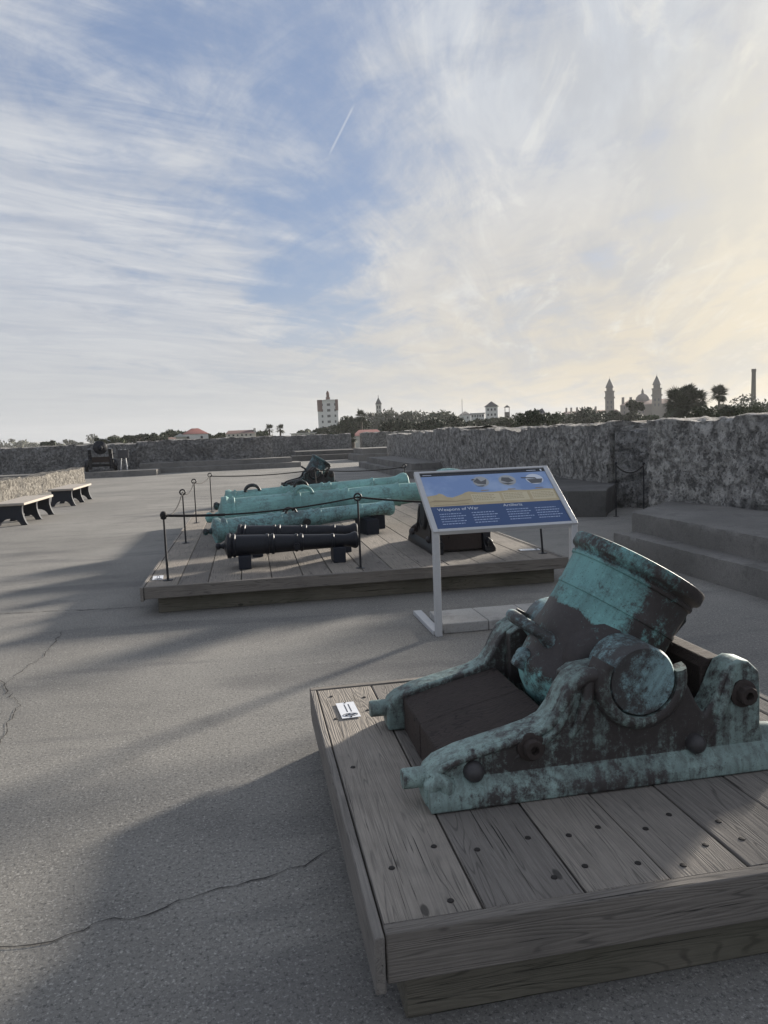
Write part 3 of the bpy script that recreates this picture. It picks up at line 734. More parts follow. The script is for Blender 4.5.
rope(P5,P6,.05,'rope along the platform rear from the small mortar to the right corner')
rope(P1,PF,.055,'long dark rope crossing in front of the cannons along the platform front',.008,(.03,.33,.013))
rope(PF,(3.05,7.39,.86),.05,'rope running from the front post to behind the information panel',.010)
rope_post(6.33,12.0,.92,'thin left post of the short rope barrier before the recessed masonry',0,'ball','posts of the short barrier')
rope_post(6.80,11.9,.90,'thin right post of the short rope barrier before the recessed masonry',0,'ball','posts of the short barrier')
rope((6.33,12.0,.90),(6.80,11.9,.88),.13,'short sagging rope of the barrier before the recessed masonry',.012)

# ------------------------------------------------------------------ information panel
def info_panel():
    W, D = 1.195, .0
    root = thing('information_panel', G(1.38,5.505,0), TH, 'white framed tilted information panel with a blue and tan printed face', 'sign')
    dep = math.hypot(.612,.437); ang = math.atan2(.437,.612)
    fr = Matrix.Translation((0,0,.825)) @ Matrix.Rotation(ang, 4, 'X')
    fw = .042
    f = MB()
    for bx in ((0,fw,0,dep),(W-fw,W,0,dep),(fw+.0005,W-fw-.0005,0,.03),(fw+.0005,W-fw-.0005,dep-.022,dep)):
        f.box(bx[0],bx[1],bx[2],bx[3],-.028,.012)
    fo = f.build('frame', M['frame'], root, bevel=.003); fo.matrix_local = fr
    x0, x1, y0, y1 = fw+.001, W-fw-.001, .031, dep-.023
    w, h = x1-x0, y1-y0
    def pm(name, col, rough=.35): 
        t = NT(name); return t.done(col, rough, None, 0, .5)
    po = MB().box(x0,x1,y0,y1,-.02,.0).build('panel', M['white'], root); po.matrix_local = fr
    def art(name, mat, polys, z):
        m = MB()
        for pl in polys: m.add([(x0+px*w, y0+py*h, z) for px,py in pl], [tuple(range(len(pl)))])
        return m.build(name, mat, po, smooth=0)
    rect = lambda a,b,c,d: [(a,c),(b,c),(b,d),(a,d)]
    t = NT('printed_sky'); s = t.sep(); c = t.mix(t.ramp(t.noise(3,None,4),.4,.7), (.20,.30,.52), (.36,.46,.64)); sky = t.done(c,.35)
    navy = pm('printed_navy', (.035,.075,.185)); blk = pm('printed_black', (.015,.017,.022)); 
    t = NT('printed_sandstone'); tan = t.done(t.mix(t.noise(14,None,5), (.42,.32,.17), (.60,.49,.30)), .35)
    pale = pm('printed_cream', (.62,.53,.34)); whi = pm('printed_white', (.66,.69,.74)); ship = pm('printed_grey', (.10,.10,.10)); mid = pm('printed_stone', (.40,.40,.39)); txt = pm('printed_text', (.42,.50,.66)); brn = pm('printed_brown', (.36,.27,.15))
    art('printed_field', sky, [rect(0,1,.385,.94)], .0012)
    art('title_strip', blk, [rect(0,1,.94,1)], .0016)
    art('text_band', navy, [rect(0,1,0,.385)], .0016)
    sil = [(0,.385),(1,.385),(1,.60),(.93,.615),(.80,.60),(.66,.62),(.52,.60),(.40,.605),(.33,.63),(.30,.615),(.27,.585),(.23,.56),(.19,.535),(.15,.55),(.125,.60),(.10,.62),(.075,.595),(.04,.585),(0,.575)]
    art('fort_picture', tan, [sil], .0020)
    art('fort_picture_shade', brn, [[(0,.47),(.05,.50),(.12,.49),(.2,.47),(.32,.49),(.32,.475),(.2,.455),(.1,.465)],[(.03,.41),(.3,.42),(.3,.408),(.03,.40)]], .0024)
    art('caption_box', pale, [rect(.335,.555,.425,.575),rect(.575,.775,.425,.575),rect(.80,.985,.425,.575)], .0026)
    caps = []
    rnd = random.Random(4)
    for bx in (.345,.585,.81):
        for k in range(4):
            yy = .545-.028*k; x = bx
            while x < bx+.15:
                q = rnd.uniform(.008,.02); caps.append(rect(x,x+q,yy,yy+.009)); x += q+.006
    art('caption_lines', brn, caps, .0032)
    for cx, rx in ((.455,.062),(.665,.068),(.885,.07)):
        el = [(cx+rx*math.cos(2*math.pi*k/28), .80+.098*math.sin(2*math.pi*k/28)) for k in range(28)]
        art('inset_picture', mid if cx<.8 else whi, [el], .0026)
        if cx < .5: bits = [[(cx-.06,.80),(cx-.02,.87),(cx+.0,.80),(cx+.05,.84),(cx+.03,.74),(cx-.03,.76)],[(cx-.075,.83),(cx-.06,.86),(cx-.03,.83)],[(cx-.05,.72),(cx+.02,.73),(cx,.705)]]
        elif cx < .8: bits = [[(cx-.05,.80),(cx-.035,.86),(cx+.02,.85),(cx+.05,.78),(cx,.755)],[(cx-.06,.76),(cx+.04,.74),(cx-.01,.715)]]
        else: bits = [[(cx-.105,.845),(cx+.01,.83),(cx+.02,.80),(cx-.10,.825)],[(cx-.065,.80),(cx+.065,.80),(cx+.04,.72),(cx-.04,.72)]]
        art('inset_detail', ship, bits, .0032)
        art('inset_shadow', brn, [[(cx-.03,.625),(cx+.035,.63),(cx+.03,.64),(cx-.025,.64)]], .0032)
    lines = []
    for bx, n, top in ((.05,5,.245),(.29,5,.245),(.555,5,.265),(.775,5,.265)):
        for k in range(n):
            yy = top-.042*k; x = bx
            while x < bx+.16+.02*(k%2):
                q = rnd.uniform(.006,.022); lines.append(rect(x,min(x+q,bx+.19),yy,yy+.012)); x += q+.005
    art('text_lines', txt, lines, .0024)
    art('strip_text', whi, [rect(.855,.93,.965,.975),rect(.02,.09,.963,.971),rect(.965,.978,.95,.988)], .0024)
    def words(s, px, py, size):
        cu = bpy.data.curves.new('title', 'FONT'); cu.body = s; cu.size = size; cu.extrude = .0004
        tmp = bpy.data.objects.new('title', cu); COL.objects.link(tmp)
        dg = bpy.context.evaluated_depsgraph_get(); me = bpy.data.meshes.new_from_object(tmp.evaluated_get(dg))
        bpy.data.objects.remove(tmp)
        o = bpy.data.objects.new('title', me); COL.objects.link(o); me.materials.clear(); me.materials.append(whi)
        o.parent = po; o.location = (x0+px*w, y0+py*h, .003); return o
    words('Weapons of War', .045, .305, .048); words('Artillería', .545, .325, .046)
    # legs and feet
    for x in (.002, W-.052):
        MB().box(x, x+.05, .004, .064, 0, .832).build('post', M['frame'], root, bevel=.004)
        MB().box(x-.012, x+.062, .066, .78, 0, .035).build('foot_rail', M['frame'], root, bevel=.004)
    return root
info_panel()
for x0, x1, lab in ((.075,.452,'grey granite paver on the ground at the left foot of the information panel'),(.457,.83,'grey granite paver behind the mortar, middle of the row under the panel'),(.835,1.12,'grey granite paver nearest the right foot of the information panel')):
    m = MB().box(x0, x1, .07, .52, 0, .082)
    tag(m.build('paver', M['paver'], None, bevel=.008, loc=G(1.38,5.505,0), rot=(0,0,TH)), lab, 'paver', 'pavers weighing down the panel')

# ------------------------------------------------------------------ benches
def bench(a, b, label):
    root = thing('bench', G(a,b,0), TH, label, 'bench', 'benches along the low wall'); Lb = 2.25; w = .60; h = .47
    MB().box(-w/2-.02, w/2+.02, -.06, Lb+.06, h-.055, h).build('seat', M['bench_top'], root, bevel=.012)
    half = [(.34,.0),(.21,0),(.18,.06),(.13,.11),(.07,.14),(0,.15)]
    outl = [(-x,z) for x,z in half] + [(x,z) for x,z in half[::-1][1:]]
    side = [(.34,0),(.30,.07),(.27,.16),(.25,.26),(.25,.35),(.265,h-.056)]
    outl = outl + side[1:] + [(-x,z) for x,z in side[::-1][:-1]]
    for y in (.0, Lb/2-.04, Lb-.08):
        MB().prism(outl, y, y+.10).build('leg', M['bench_leg'], root, bevel=.008)
    return root
bench(-4.90,16.4,'nearer dark-legged stone bench at the left edge of the terrace')
bench(-4.93,21.0,'farther dark-legged stone bench beyond the first one by the low wall')

# ------------------------------------------------------------------ trees
def leaf_mesh(name, mat, parent, centers, radii, per, size, seed, flat=.7):
    rg = np.random.default_rng(seed); C = np.repeat(np.array(centers), per, 0); Rr = np.repeat(np.array(radii), per)[:,None]
    n = len(C); d = rg.normal(size=(n,3)); d /= np.linalg.norm(d,axis=1)[:,None]
    p = C + d*Rr*(rg.random((n,1))**.45)*np.array([1,1,flat])
    a = rg.normal(size=(n,3)); a /= np.linalg.norm(a,axis=1)[:,None]
    b = np.cross(a, rg.normal(size=(n,3))); b /= np.linalg.norm(b,axis=1)[:,None]
    s = size*(.6+.8*rg.random((n,1)))
    v = np.stack([p-a*s, p-b*s*.45, p+a*s, p+b*s*.45], 1).reshape(-1,3)
    me = bpy.data.meshes.new(name); me.from_pydata(v.tolist(), [], np.arange(4*n).reshape(-1,4).tolist()); me.materials.append(mat)
    o = bpy.data.objects.new(name, me); COL.objects.link(o); o.parent = parent; return o
LEAF = {'dark': mat_leaf('leaf_dark', (.030,.042,.022)), 'mid': mat_leaf('leaf_mid', (.048,.062,.030)), 'grey': mat_leaf('leaf_grey', (.075,.082,.060)), 'palm': mat_leaf('leaf_palm', (.030,.040,.020))}
BARK = plain('bark', (.10,.085,.07), .9, 0, .4, 8)
BASE = -8.0
def tree(px, top, bot, wpx, D, label, leaf='mid', seed=0, clumps=34, per=90, group='trees on the skyline'):
    # surveyed: crown centre column, crown top and bottom rows, crown width, distance
    t = far(px, top, D); b = far(px, bot, D); rad = wpx*D/740/2*1.22; ch = t.z-b.z
    root = thing('leafy_tree', (t.x, t.y, BASE), 0, label, 'tree', group)
    rnd = random.Random(seed+101); cz = (t.z+b.z)/2-BASE; cs = []; rs = []
    for i in range(clumps):
        a = rnd.uniform(0, 2*math.pi); u = rnd.uniform(-1,1); k = rnd.random()**.45*.80
        q = math.sqrt(1-u*u); cs.append((rad*k*q*math.cos(a), rad*k*q*math.sin(a), cz+ch/2*k*u)); rs.append(rnd.uniform(.28,.50)*min(rad, ch*.8))
    leaf_mesh('crown', LEAF[leaf], root, cs, rs, per, max(.12, .0021*D), seed)
    m = MB(); m.tube([(0,0,0),(.1*rad,0,cz*.45),(0,.05*rad,cz)], [.06*rad+.12,.05*rad+.09,.03*rad], 8)
    for i in range(5):
        c = cs[i]; m.tube([(0,0,max(.3,cz-ch*.45)),(c[0]*.5,c[1]*.5,(cz+c[2])/2-.1*ch),c], [.03*rad+.05,.02*rad+.03,.01*rad+.01], 6)
    m.build('trunk', BARK, root, smooth=60)
    return root
def palm(px, top, bot, wpx, D, label, seed=0, base=None, fans=34, group='palms on the skyline', dx=0, trunk_r=.2):
    t = far(px, top, D); b = far(px, bot, D); rad = wpx*D/740/2; z0 = BASE if base is None else base
    root = thing('palm_tree', (t.x+dx, t.y, z0), 0, label, 'palm', group); rnd = random.Random(seed+5)
    cz = (t.z+b.z)/2 - z0; m = MB()
    for i in range(fans):
        az = rnd.uniform(0, 2*math.pi); el = R(rnd.uniform(-55,80)); dirv = Vector((math.cos(az)*math.cos(el), math.sin(az)*math.cos(el), math.sin(el)))
        st = rad*rnd.uniform(.35,.5); hub = Vector((0,0,cz)) + dirv*st; side = dirv.cross(Vector((0,0,1))).normalized(); up = side.cross(dirv)
        L_ = rad*rnd.uniform(.55,.95); K = 15
        m.add([Vector((0,0,cz))-side*.02*rad, Vector((0,0,cz))+side*.02*rad, hub], [(0,1,2)])
        for k in range(K):
            an = R(-105+210*k/(K-1)); d = dirv*math.cos(an) + (side*math.cos(rnd.uniform(-.3,.3))+up*rnd.uniform(-.25,.25))*math.sin(an)
            wv = dirv.cross(up).normalized()*math.cos(an)*.042*rad + dirv*math.sin(an)*-.042*rad
            ln = L_*(1-.25*abs(an)); tip = hub + d*ln + Vector((0,0,-.16*ln))
            midp = hub + d*ln*.55
            m.add([hub, midp+wv, tip, midp-wv], [(0,1,2,3)])
    m.build('crown', LEAF['palm'], root, smooth=0, fix=False)
    MB().tube([(0,0,0),(rnd.uniform(-.1,.1),0,cz*.5),(0,0,cz)], [trunk_r*1.2,trunk_r,trunk_r*.9], 8).build('trunk', BARK, root, smooth=60)
    return root
T = tree
T(352,416,436,34,150,'dark broad tree right below and beside the white tower', 'dark', 1)
T(325,428,438,26,170,'low dark tree at the foot of the white tower', 'dark', 2)
palm(361,409,425,16,140,'palm rising above the dark trees right of the white tower', 3)
T(384,411,432,44,230,'rounded grey-green tree under the slender steeple','grey',4,34)
T(412,410,432,40,235,'rounded grey-green tree right of the steeple','grey',5,34)
T(438,412,431,34,240,'grey-green tree left of the flagpole house','mid',6,30)
T(428,418,434,30,120,'darker bushy tree before the grey-green ones','dark',7)
T(396,419,436,30,125,'dark bushy tree above the end of the long parapet','dark',8)
T(306,429,437,20,260,'small distant tree left of the white tower','mid',9,16)
palm(269,424,434,11,150,'left one of two small palms left of the white tower',10,None,24)
palm(280,424,434,11,152,'right one of two small palms left of the white tower',11,None,24)
T(258,430,439,26,180,'low tree right of the long brown-roofed building','mid',12,18)
T(150,433,444,30,150,'round dark tree left of the red roofed house','dark',13,20)
T(172,430,443,30,170,'bushy tree behind the red roofed house','mid',14,20)
T(118,436,447,26,140,'low rounded tree above the old gun','mid',15,18)
T(99,438,446,9,130,'tiny isolated round tree near the left end of the skyline','dark',16,10)
T(48,440,449,14,160,'small dark bush near the left edge of the skyline','dark',17,10)
T(70,440,449,34,420,'pale far tree line clump at the left','grey',18,14)
T(20,443,449,60,800,'far shoreline trees at the very left','grey',19,16,60)
T(568,412,428,40,190,'bushy tree behind the long parapet under the row of chimneys','mid',20,26)
T(533,410,430,26,68,'dark tangled shrub on the parapet line in front of the grey gable','dark',21,26)
T(596,410,428,24,170,'dark tree just left of the twin towered building','dark',22,20)
T(612,407,430,20,160,'dark tree covering the foot of the left spire','dark',23,22)
T(636,399,413,15,150,'small dark crown standing before the dome','dark',24,14)
T(634,411,428,22,140,'dark bushy tree below the dome','dark',25,20)
T(652,414,432,22,120,'olive tree between the dome and the big palm cluster','mid',26,20)
T(498,415,428,20,200,'low tree at the foot of the pale tower house','mid',27,14)
T(516,412,428,24,180,'grey bare-looking tree right of the pale tower house','grey',28,16,40)
T(478,418,430,26,160,'dark low tree below the white house row','dark',29,18)
T(455,415,430,18,150,'dark rounded tree in front of the small white house','dark',30,16)
T(727,404,424,36,170,'wide olive tree behind the second palm','mid',31,26)
T(760,398,424,26,190,'tree below the tall chimney at the right edge','mid',32,24)
T(742,393,416,26,185,'thin sparse tree just left of the tall chimney','grey',33,9,22)
T(705,405,423,26,60,'clipped dark round shrub below the palms, left one','dark',34,22,90,'round shrubs below the palms')
T(728,405,423,24,62,'clipped dark round shrub below the palms, right one','dark',35,22,90,'round shrubs below the palms')
T(748,404,426,30,75,'loose olive shrub beyond the right parapet near the chimney','mid',36,22)
for i, (px, tp, bt, w, D, lab) in enumerate([(676,387,415,24,95,'left palm of the big dark cluster'),(687,383,412,26,97,'tallest middle palm of the big dark cluster'),(697,388,414,23,93,'right palm of the big dark cluster'),(683,396,420,24,90,'lower front palm of the big dark cluster'),
                                     (719,385,404,18,130,'single round-headed palm right of the big cluster')]):
    palm(px, tp, bt, w*1.12, D, lab, 40+i, None, 60, 'palms right of the twin towers')
T(552,412,430,22,90,'olive bush right of the grey gable above the long parapet','mid',61,24)
T(586,409,430,30,150,'bushy dark tree under the row of chimneys, nearest the left spire','dark',62,28)
T(672,404,424,22,140,'dark tree between the dome building and the palm cluster','dark',63,22)
T(468,421,432,30,130,'low dark bushes in front of the long white house','dark',64,24)
T(508,419,432,26,120,'low olive bushes below the small belfry','mid',65,22)
T(340,424,437,30,200,'dark tree directly right of the white tower base','dark',66,26)
T(216,433,441,30,170,'low bushes between the red roofed house and the long brown building','mid',67,18)
T(136,434,445,24,160,'low dark tree right of the old gun','dark',68,18)
def woods(label, x0, x1, top, D, dep, seed, n):
    rg = random.Random(seed); cs = []; rs = []
    for i in range(n):
        t = rg.random(); px = x0+(x1-x0)*t; hgt = rg.uniform(.35,1)
        base = far(px, 436-.0388*(px-384), D); tp = far(px, top(px), D); z = BASE+3+(tp.z-BASE-4.5)*hgt
        cs.append((base.x+rg.uniform(-3,3), D+rg.uniform(0,dep), z)); rs.append(rg.uniform(2.5,4.5))
    o = leaf_mesh('far_woods', LEAF['grey'], None, cs, rs, 60, .0022*D, seed)
    return tag(o, label, 'woods', None, 'stuff')
woods('hazy band of distant woods along the skyline', -60, 830, lambda p: 441.5-.0345*p+2.5*math.sin(p*.05)+1.5*math.sin(p*.13), 520, 60, 9, 420)
palm(352,431,446,12,78,'small bushy palm in the gap between two distant parapets',50,0,30,'palms on the skyline')

# ------------------------------------------------------------------ skyline buildings
def pm(name, col, r=.8, var=.15, sc=.6): return plain(name, col, r, 0, var, sc)
B_ = {'brown2': pm('brown_coping',(.10,.08,.065)), 'slate2': pm('grey_dome',(.12,.11,.105)), 'white': pm('white_stucco',(.62,.61,.58)), 'cream': pm('cream_stucco',(.50,.48,.43)), 'grey': pm('grey_masonry',(.13,.118,.105)), 'brown': pm('brown_cladding',(.12,.06,.048)),
      'red': pm('red_roof',(.17,.05,.04)), 'slate': pm('slate_roof',(.075,.072,.072)), 'pink': pm('faded_red_roof',(.22,.085,.07)), 'glass': pm('window_glass',(.03,.033,.04),.3), 'tile': pm('tile_roof',(.15,.085,.065)), 'pale': pm('pale_roof',(.45,.45,.44))}
def bld(name, px, D, label, cat='building'):
    p = far(px, 430, D); root = thing(name, (p.x, D, BASE), -math.atan2(p.x, D), label, cat); return root, D/740.0
def zt(px, py, D): return far(px, py, D).z - BASE
def hip(m, x0,x1,y0,y1,z0,z1,ridge=.0, ov=.4):
    x0-=ov;x1+=ov;y0-=ov;y1+=ov; cx=(x0+x1)/2; cy=(y0+y1)/2; r=(x1-x0)/2*ridge
    m.add([(x0,y0,z0),(x1,y0,z0),(x1,y1,z0),(x0,y1,z0),(cx-r,cy,z1),(cx+r,cy,z1)], [(0,1,5,4),(1,2,5),(2,3,4,5),(3,0,4),(0,3,2,1)])
def windows(root, xs, zs, w, h, y, mat='glass', proto=None):
    for x in xs:
        for z in zs:
            if proto is None: o = proto = MB().box(-w/2,w/2,-.12,.05,-h/2,h/2).build('window', B_[mat], root)
            else: o = proto.copy(); COL.objects.link(o); o.parent = root
            o.location = (x, y, z)
    return proto
# white tower
D = 340; r, k = bld('office_tower', 328.8, D, 'tall white tower with brown top corners and a small dark cupola'); w = 20*k; zT = zt(329,400.5,D); dpt = 12
MB().box(-w/2,w/2,0,dpt,0,zT).build('wall', B_['white'], r)
MB().box(-w/2-.15,-w/2+4.6*k,-.3,3,zT-10.5*k,zT+.4).build('corner_cladding', B_['brown'], r); MB().box(w/2-2.6*k,w/2+.15,-.3,3,zT-10*k,zT+.4).build('corner_cladding', B_['brown'], r)
MB().box(-w/2+4.7*k,w/2-2.7*k,-.4,dpt,zT,zT+.9*k).build('parapet', B_['white'], r)
c = MB(); c.box(-1.6*k,2.6*k,2,5,zT,zT+3.5*k); c.box(-.9*k,2*k,2.3,4.5,zT+3.5*k,zT+6.5*k); c.lathe([(1.6*k,0),(1.5*k,1.5*k),(.8*k,2.8*k),(.1,3.6*k)],12,Matrix.Translation((.5*k,3.4,zT+6.5*k))); c.build('cupola', B_['brown'], r)
windows(r, [-.28*w,.0,.08*w,.36*w], [zT-(4+5.6*i)*k for i in range(5)], 1.6*k, 2.4*k, 0)
# steeple
D = 330; r, k = bld('church_steeple', 379.5, D, 'slender pale church steeple with a dark pointed roof above the trees'); zT = zt(379.5,404.5,D); w = 5.4*k
MB().box(-w/2,w/2,0,w,0,zT).build('wall', B_['cream'], r); MB().box(-w/2-.2,w/2+.2,-.2,w+.2,zT,zT+.5*k).build('cornice', B_['cream'], r)
m = MB(); hip(m,-w/2,w/2,0,w,zT+.5*k,zt(379.5,397,D),0,.25); m.tube([(0,w/2,zt(379.5,397.5,D)),(0,w/2,zt(379.5,395,D))],.12,6); m.build('roof', B_['slate'], r)
windows(r, [-1.1*k,1.1*k], [zT-2.6*k], 1.2*k, 3*k, 0); windows(r, [-1.1*k,1.1*k], [zT-6.4*k], .9*k, 1.6*k, 0)
# twin towered college
D = 420; r, k = bld('college_building', 636, D, 'grand grey building with twin spires and a dome above the right parapet')
def X(px): return (px-636)*k
b0 = zt(640,404.5,D); MB().box(X(621),X(672),6,30,0,b0).build('wall', B_['grey'], r)
m = MB(); hip(m,X(621),X(672),6,30,b0,zt(640,399,D),.7); m.build('roof', B_['tile'], r)
MB().box(X(560),X(620.5),12,30,0,zt(590,413,D)).build('wall', B_['grey'], r); m = MB(); hip(m,X(560),X(620.5),12,30,zt(590,413,D),zt(590,409.5,D),.85); m.build('roof', B_['tile'], r)
for px_ in (566,571,577,582.5,588,596): MB().box(X(px_)-1.0*k,X(px_)+1.0*k,18,20,zt(590,412,D),zt(590,405.5,D)).build('chimney', B_['grey'], r)
for px_ in (623.5,631): MB().box(X(px_)-1.3*k,X(px_)+1.3*k,10,13,b0,zt(px_,396.5,D)).build('chimney', B_['grey'], r)
for px_, tip in ((611,376),(655.5,374)):
    cx = X(px_); w = 8.6*k; zz = lambda dy: zt(px_, tip+dy, D)
    t = MB(); t.box(cx-w/2,cx+w/2,0,w,0,zz(22)); to = t.build('tower', B_['grey'], r)
    t = MB(); t.box(cx-w*.60,cx+w*.60,-.1*w,1.1*w,zz(22),zz(20.6))
    for sx in (-1,1):
        for sy in (.1,.9): t.box(cx+sx*w*.40-.09*w,cx+sx*w*.40+.09*w,sy*w-.09*w,sy*w+.09*w,zz(20.6),zz(15.6))
    t.box(cx-w*.3,cx+w*.3,.2*w,.8*w,zz(20.6),zz(15.6)); t.box(cx-w*.56,cx+w*.56,-.06*w,1.06*w,zz(15.6),zz(14.4)); t.box(cx-w*.36,cx+w*.36,.14*w,.86*w,zz(14.4),zz(11)); t.build('belfry', B_['grey'], to)
    t = MB(); t.lathe([(w*.5,0),(w*.36,zz(8)-zz(11)),(w*.16,zz(4.2)-zz(11)),(.12*k,zz(1.5)-zz(11)),(.07*k,zz(-.6)-zz(11))],10,Matrix.Translation((cx,w/2,zz(11)))); t.build('spire', B_['slate'], to)
    pw = windows(r,[cx-.2*w,cx+.2*w],[zz(26),zz(31)],1.3*k,2.6*k,0)
m = MB(); m.lathe([(7.4*k,0),(7.2*k,1.5*k),(6.3*k,4.2*k),(4.2*k,6.6*k),(1.6*k,7.8*k),(1.3*k,8.2*k),(1.3*k,10.4*k),(.9*k,11.2*k),(.1,13.2*k)],28,Matrix.Translation((X(642.5),18,zt(642,400.5,D)))); m.build('dome', B_['slate2'], r, smooth=60)
windows(r, [X(p) for p in (625,629.5,634,638.5,643,664,668)], [b0-2.4*k, b0-7*k], 1.3*k, 2.2*k, 6)
# tall chimney
D = 250; r, k = bld('brick_chimney', 753, D, 'tall thin dark chimney at the right edge of the skyline', 'chimney'); zT = zt(753,369,D)
MB().lathe([(3.0*k,0),(1.9*k,zT*.96),(2.2*k,zT*.965),(2.2*k,zT),(1.5*k,zT)],18).build('shaft', B_['grey'], r, smooth=50)
# pale tower house and neighbours
D = 240; r, k = bld('tower_house', 492, D, 'pale square tower house with a pyramid roof above the long parapet', 'house'); w = 12*k; zT = zt(492,406.5,D)
MB().box(-w/2,w/2,0,w,0,zT).build('wall', B_['white'], r); m = MB(); hip(m,-w/2,w/2,0,w,zT,zt(492,401,D),0,1.2*k); m.build('roof', B_['slate'], r); windows(r,[-3.4*k,0,3.4*k],[zT-3*k,zT-8*k],1.5*k,2.2*k,0)
r, k = bld('bell_tower', 507.5, D, 'small grey open belfry right of the pale tower house'); w = 5.2*k; zT = zt(507.5,412,D); MB().box(-w/2,w/2,0,w,0,zT).build('wall', B_['grey'], r)
m = MB(); 
for sx in (-1,1):
    for y in (.08,.92): m.box(sx*w*.4-.3*k,sx*w*.4+.3*k,y*w-.3*k,y*w+.3*k,zT,zT+4.5*k)
m.build('belfry', B_['grey'], r); m = MB(); hip(m,-w/2,w/2,0,w,zT+4.5*k,zT+7*k,0,.5*k); m.build('roof', B_['slate'], r)
r, k = bld('white_house', 465.5, D, 'small white gabled house beside the flagpole', 'house'); w = 11*k; zT = zt(465,415,D)
MB().box(-w/2,w/2,0,10,0,zT).build('wall', B_['white'], r); m = MB(); hip(m,-w/2,w/2,0,10,zT,zt(465,411,D),.1,.6*k); m.build('roof', B_['slate'], r); windows(r,[-2.5*k,2.5*k],[zT-2.6*k],1.4*k,2*k,0)
r, k = bld('long_white_house', 478, D, 'low long white house with a row of dark windows left of the tower house', 'house'); w = 13*k; zT = zt(478,413.5,D)
MB().box(-w/2,w/2,2,12,0,zT).build('wall', B_['white'], r); MB().box(-w/2-.4,w/2+.4,1.6,12.4,zT,zT+.7*k).build('roof', B_['pale'], r); windows(r,[(-5+2.5*i)*k for i in range(5)],[zT-2.2*k],1.3*k,2*k,2)
r, k = bld('cream_house', 447, D, 'cream house with a dark hipped roof half hidden by trees', 'house'); w = 9*k; zT = zt(447,416,D); MB().box(-w/2,w/2,0,10,0,zT).build('wall', B_['cream'], r); m = MB(); hip(m,-w/2,w/2,0,10,zT,zt(447,411.5,D),.2,.6*k); m.build('roof', B_['slate'], r)
r, k = bld('flagpole', 462.8, 235, 'thin white flagpole above the small white house', 'pole'); MB().tube([(0,0,0),(0,0,zt(462.8,399,235))],[.14,.08],8).build('pole', B_['pale'], r)
# grey gabled hut on the parapet line
D = 75; r, k = bld('gabled_hut', 541, D, 'grey gabled roof poking above the long parapet among dark branches', 'hut'); zT = zt(540,416,D)
MB().box(-13*k,5.5*k,0,4,0,zT).build('wall', B_['grey'], r); m = MB(); m.add([(-14*k,0,zT),(6.5*k,0,zT),(6.5*k,4,zT),(-14*k,4,zT),(-12*k,2,zT+.6*k),(1.6*k,2,zt(540,408,D)),(1.6*k,1,zt(540,408,D))],[(0,1,6),(0,6,5,4),(1,2,5,6),(2,3,4,5),(3,0,4),(0,3,2,1)]); m.build('roof', B_['slate2'], r)
# left side houses
D = 130; r, k = bld('red_roofed_house', 195, D, 'white walled house with a red hipped roof beyond the far parapet', 'house'); w = 25*k; zT = zt(195,434,D)
MB().box(-w/2,w/2,0,7,0,zT).build('wall', B_['white'], r); m = MB(); hip(m,-w/2,w/2,0,7,zT,zt(195,428,D),.25,.8*k); m.build('roof', B_['red'], r); windows(r,[-7*k,6*k],[zT-3.4*k],2*k,2.6*k,0)
r, k = bld('pale_gable_house', 180, 128, 'small pale gable left of the red roofed house', 'house'); w = 9*k; zT = zt(180,437,128); MB().box(-w/2,w/2,0,7,0,zT).build('wall', B_['cream'], r); MB().prism([(-w/2-.4,zT),(w/2+.4,zT),(0,zt(180,433.5,128))],-.3,7.3).build('roof', B_['pale'], r)
D = 150; r, k = bld('long_brown_building', 240, D, 'long low brown-roofed building with an upright end chimney', 'building'); w = 28*k; zT = zt(240,433.5,D)
MB().box(-w/2,w/2,0,9,0,zT).build('wall', B_['cream'], r); m = MB(); hip(m,-w/2,w/2,0,9,zT,zt(240,430,D),.8,.6*k); m.build('roof', B_['brown'], r); MB().box(w/2-.5*k,w/2+1.6*k,2,5,0,zt(253,428,D)).build('chimney', B_['cream'], r); windows(r,[(-11+4.2*i)*k for i in range(6)],[zT-1.6*k],1.6*k,1.6*k,0)
D = 155; r, k = bld('long_shed', 160, D, 'long low tiled shed left of the red roofed house', 'building'); w = 44*k; zT = zt(160,441,D); MB().box(-w/2,w/2,0,8,0,zT).build('wall', B_['grey'], r); m = MB(); hip(m,-w/2,w/2,0,8,zT,zt(160,437.5,D),.85,.5*k); m.build('roof', B_['tile'], r)
D = 160; r, k = bld('low_white_building', 303, D, 'low white flat-roofed building left of the white tower base', 'building'); w = 24*k; zT = zt(303,433.5,D); MB().box(-w/2,w/2,0,9,0,zT).build('wall', B_['white'], r); MB().box(-w/2-.3,w/2+.3,-.3,9.3,zT,zT+.6*k).build('roof', B_['pale'], r); windows(r,[-7*k,-2*k,3*k,8*k],[zT-2*k],1.8*k,1.8*k,0)
D = 115; r, k = bld('faded_red_roofed_house', 368, D, 'house with a long faded red roof in front of the dark trees', 'house'); w = 30*k; zT = zt(368,435.5,D); MB().box(-w/2,w/2,0,8,0,zT).build('wall', B_['cream'], r); m = MB(); hip(m,-w/2,w/2,0,8,zT,zt(368,429.5,D),.6,.8*k); m.build('roof', B_['pink'], r)
D = 120; r, k = bld('pale_roofed_building', 408, D, 'pale low roof just above the corner of the long parapet', 'building'); w = 30*k; zT = zt(408,433,D); MB().box(-w/2,w/2,0,8,0,zT).build('wall', B_['grey'], r); m = MB(); hip(m,-w/2,w/2,0,8,zT,zt(408,430,D),.7,.6*k); m.build('roof', B_['pale'], r)
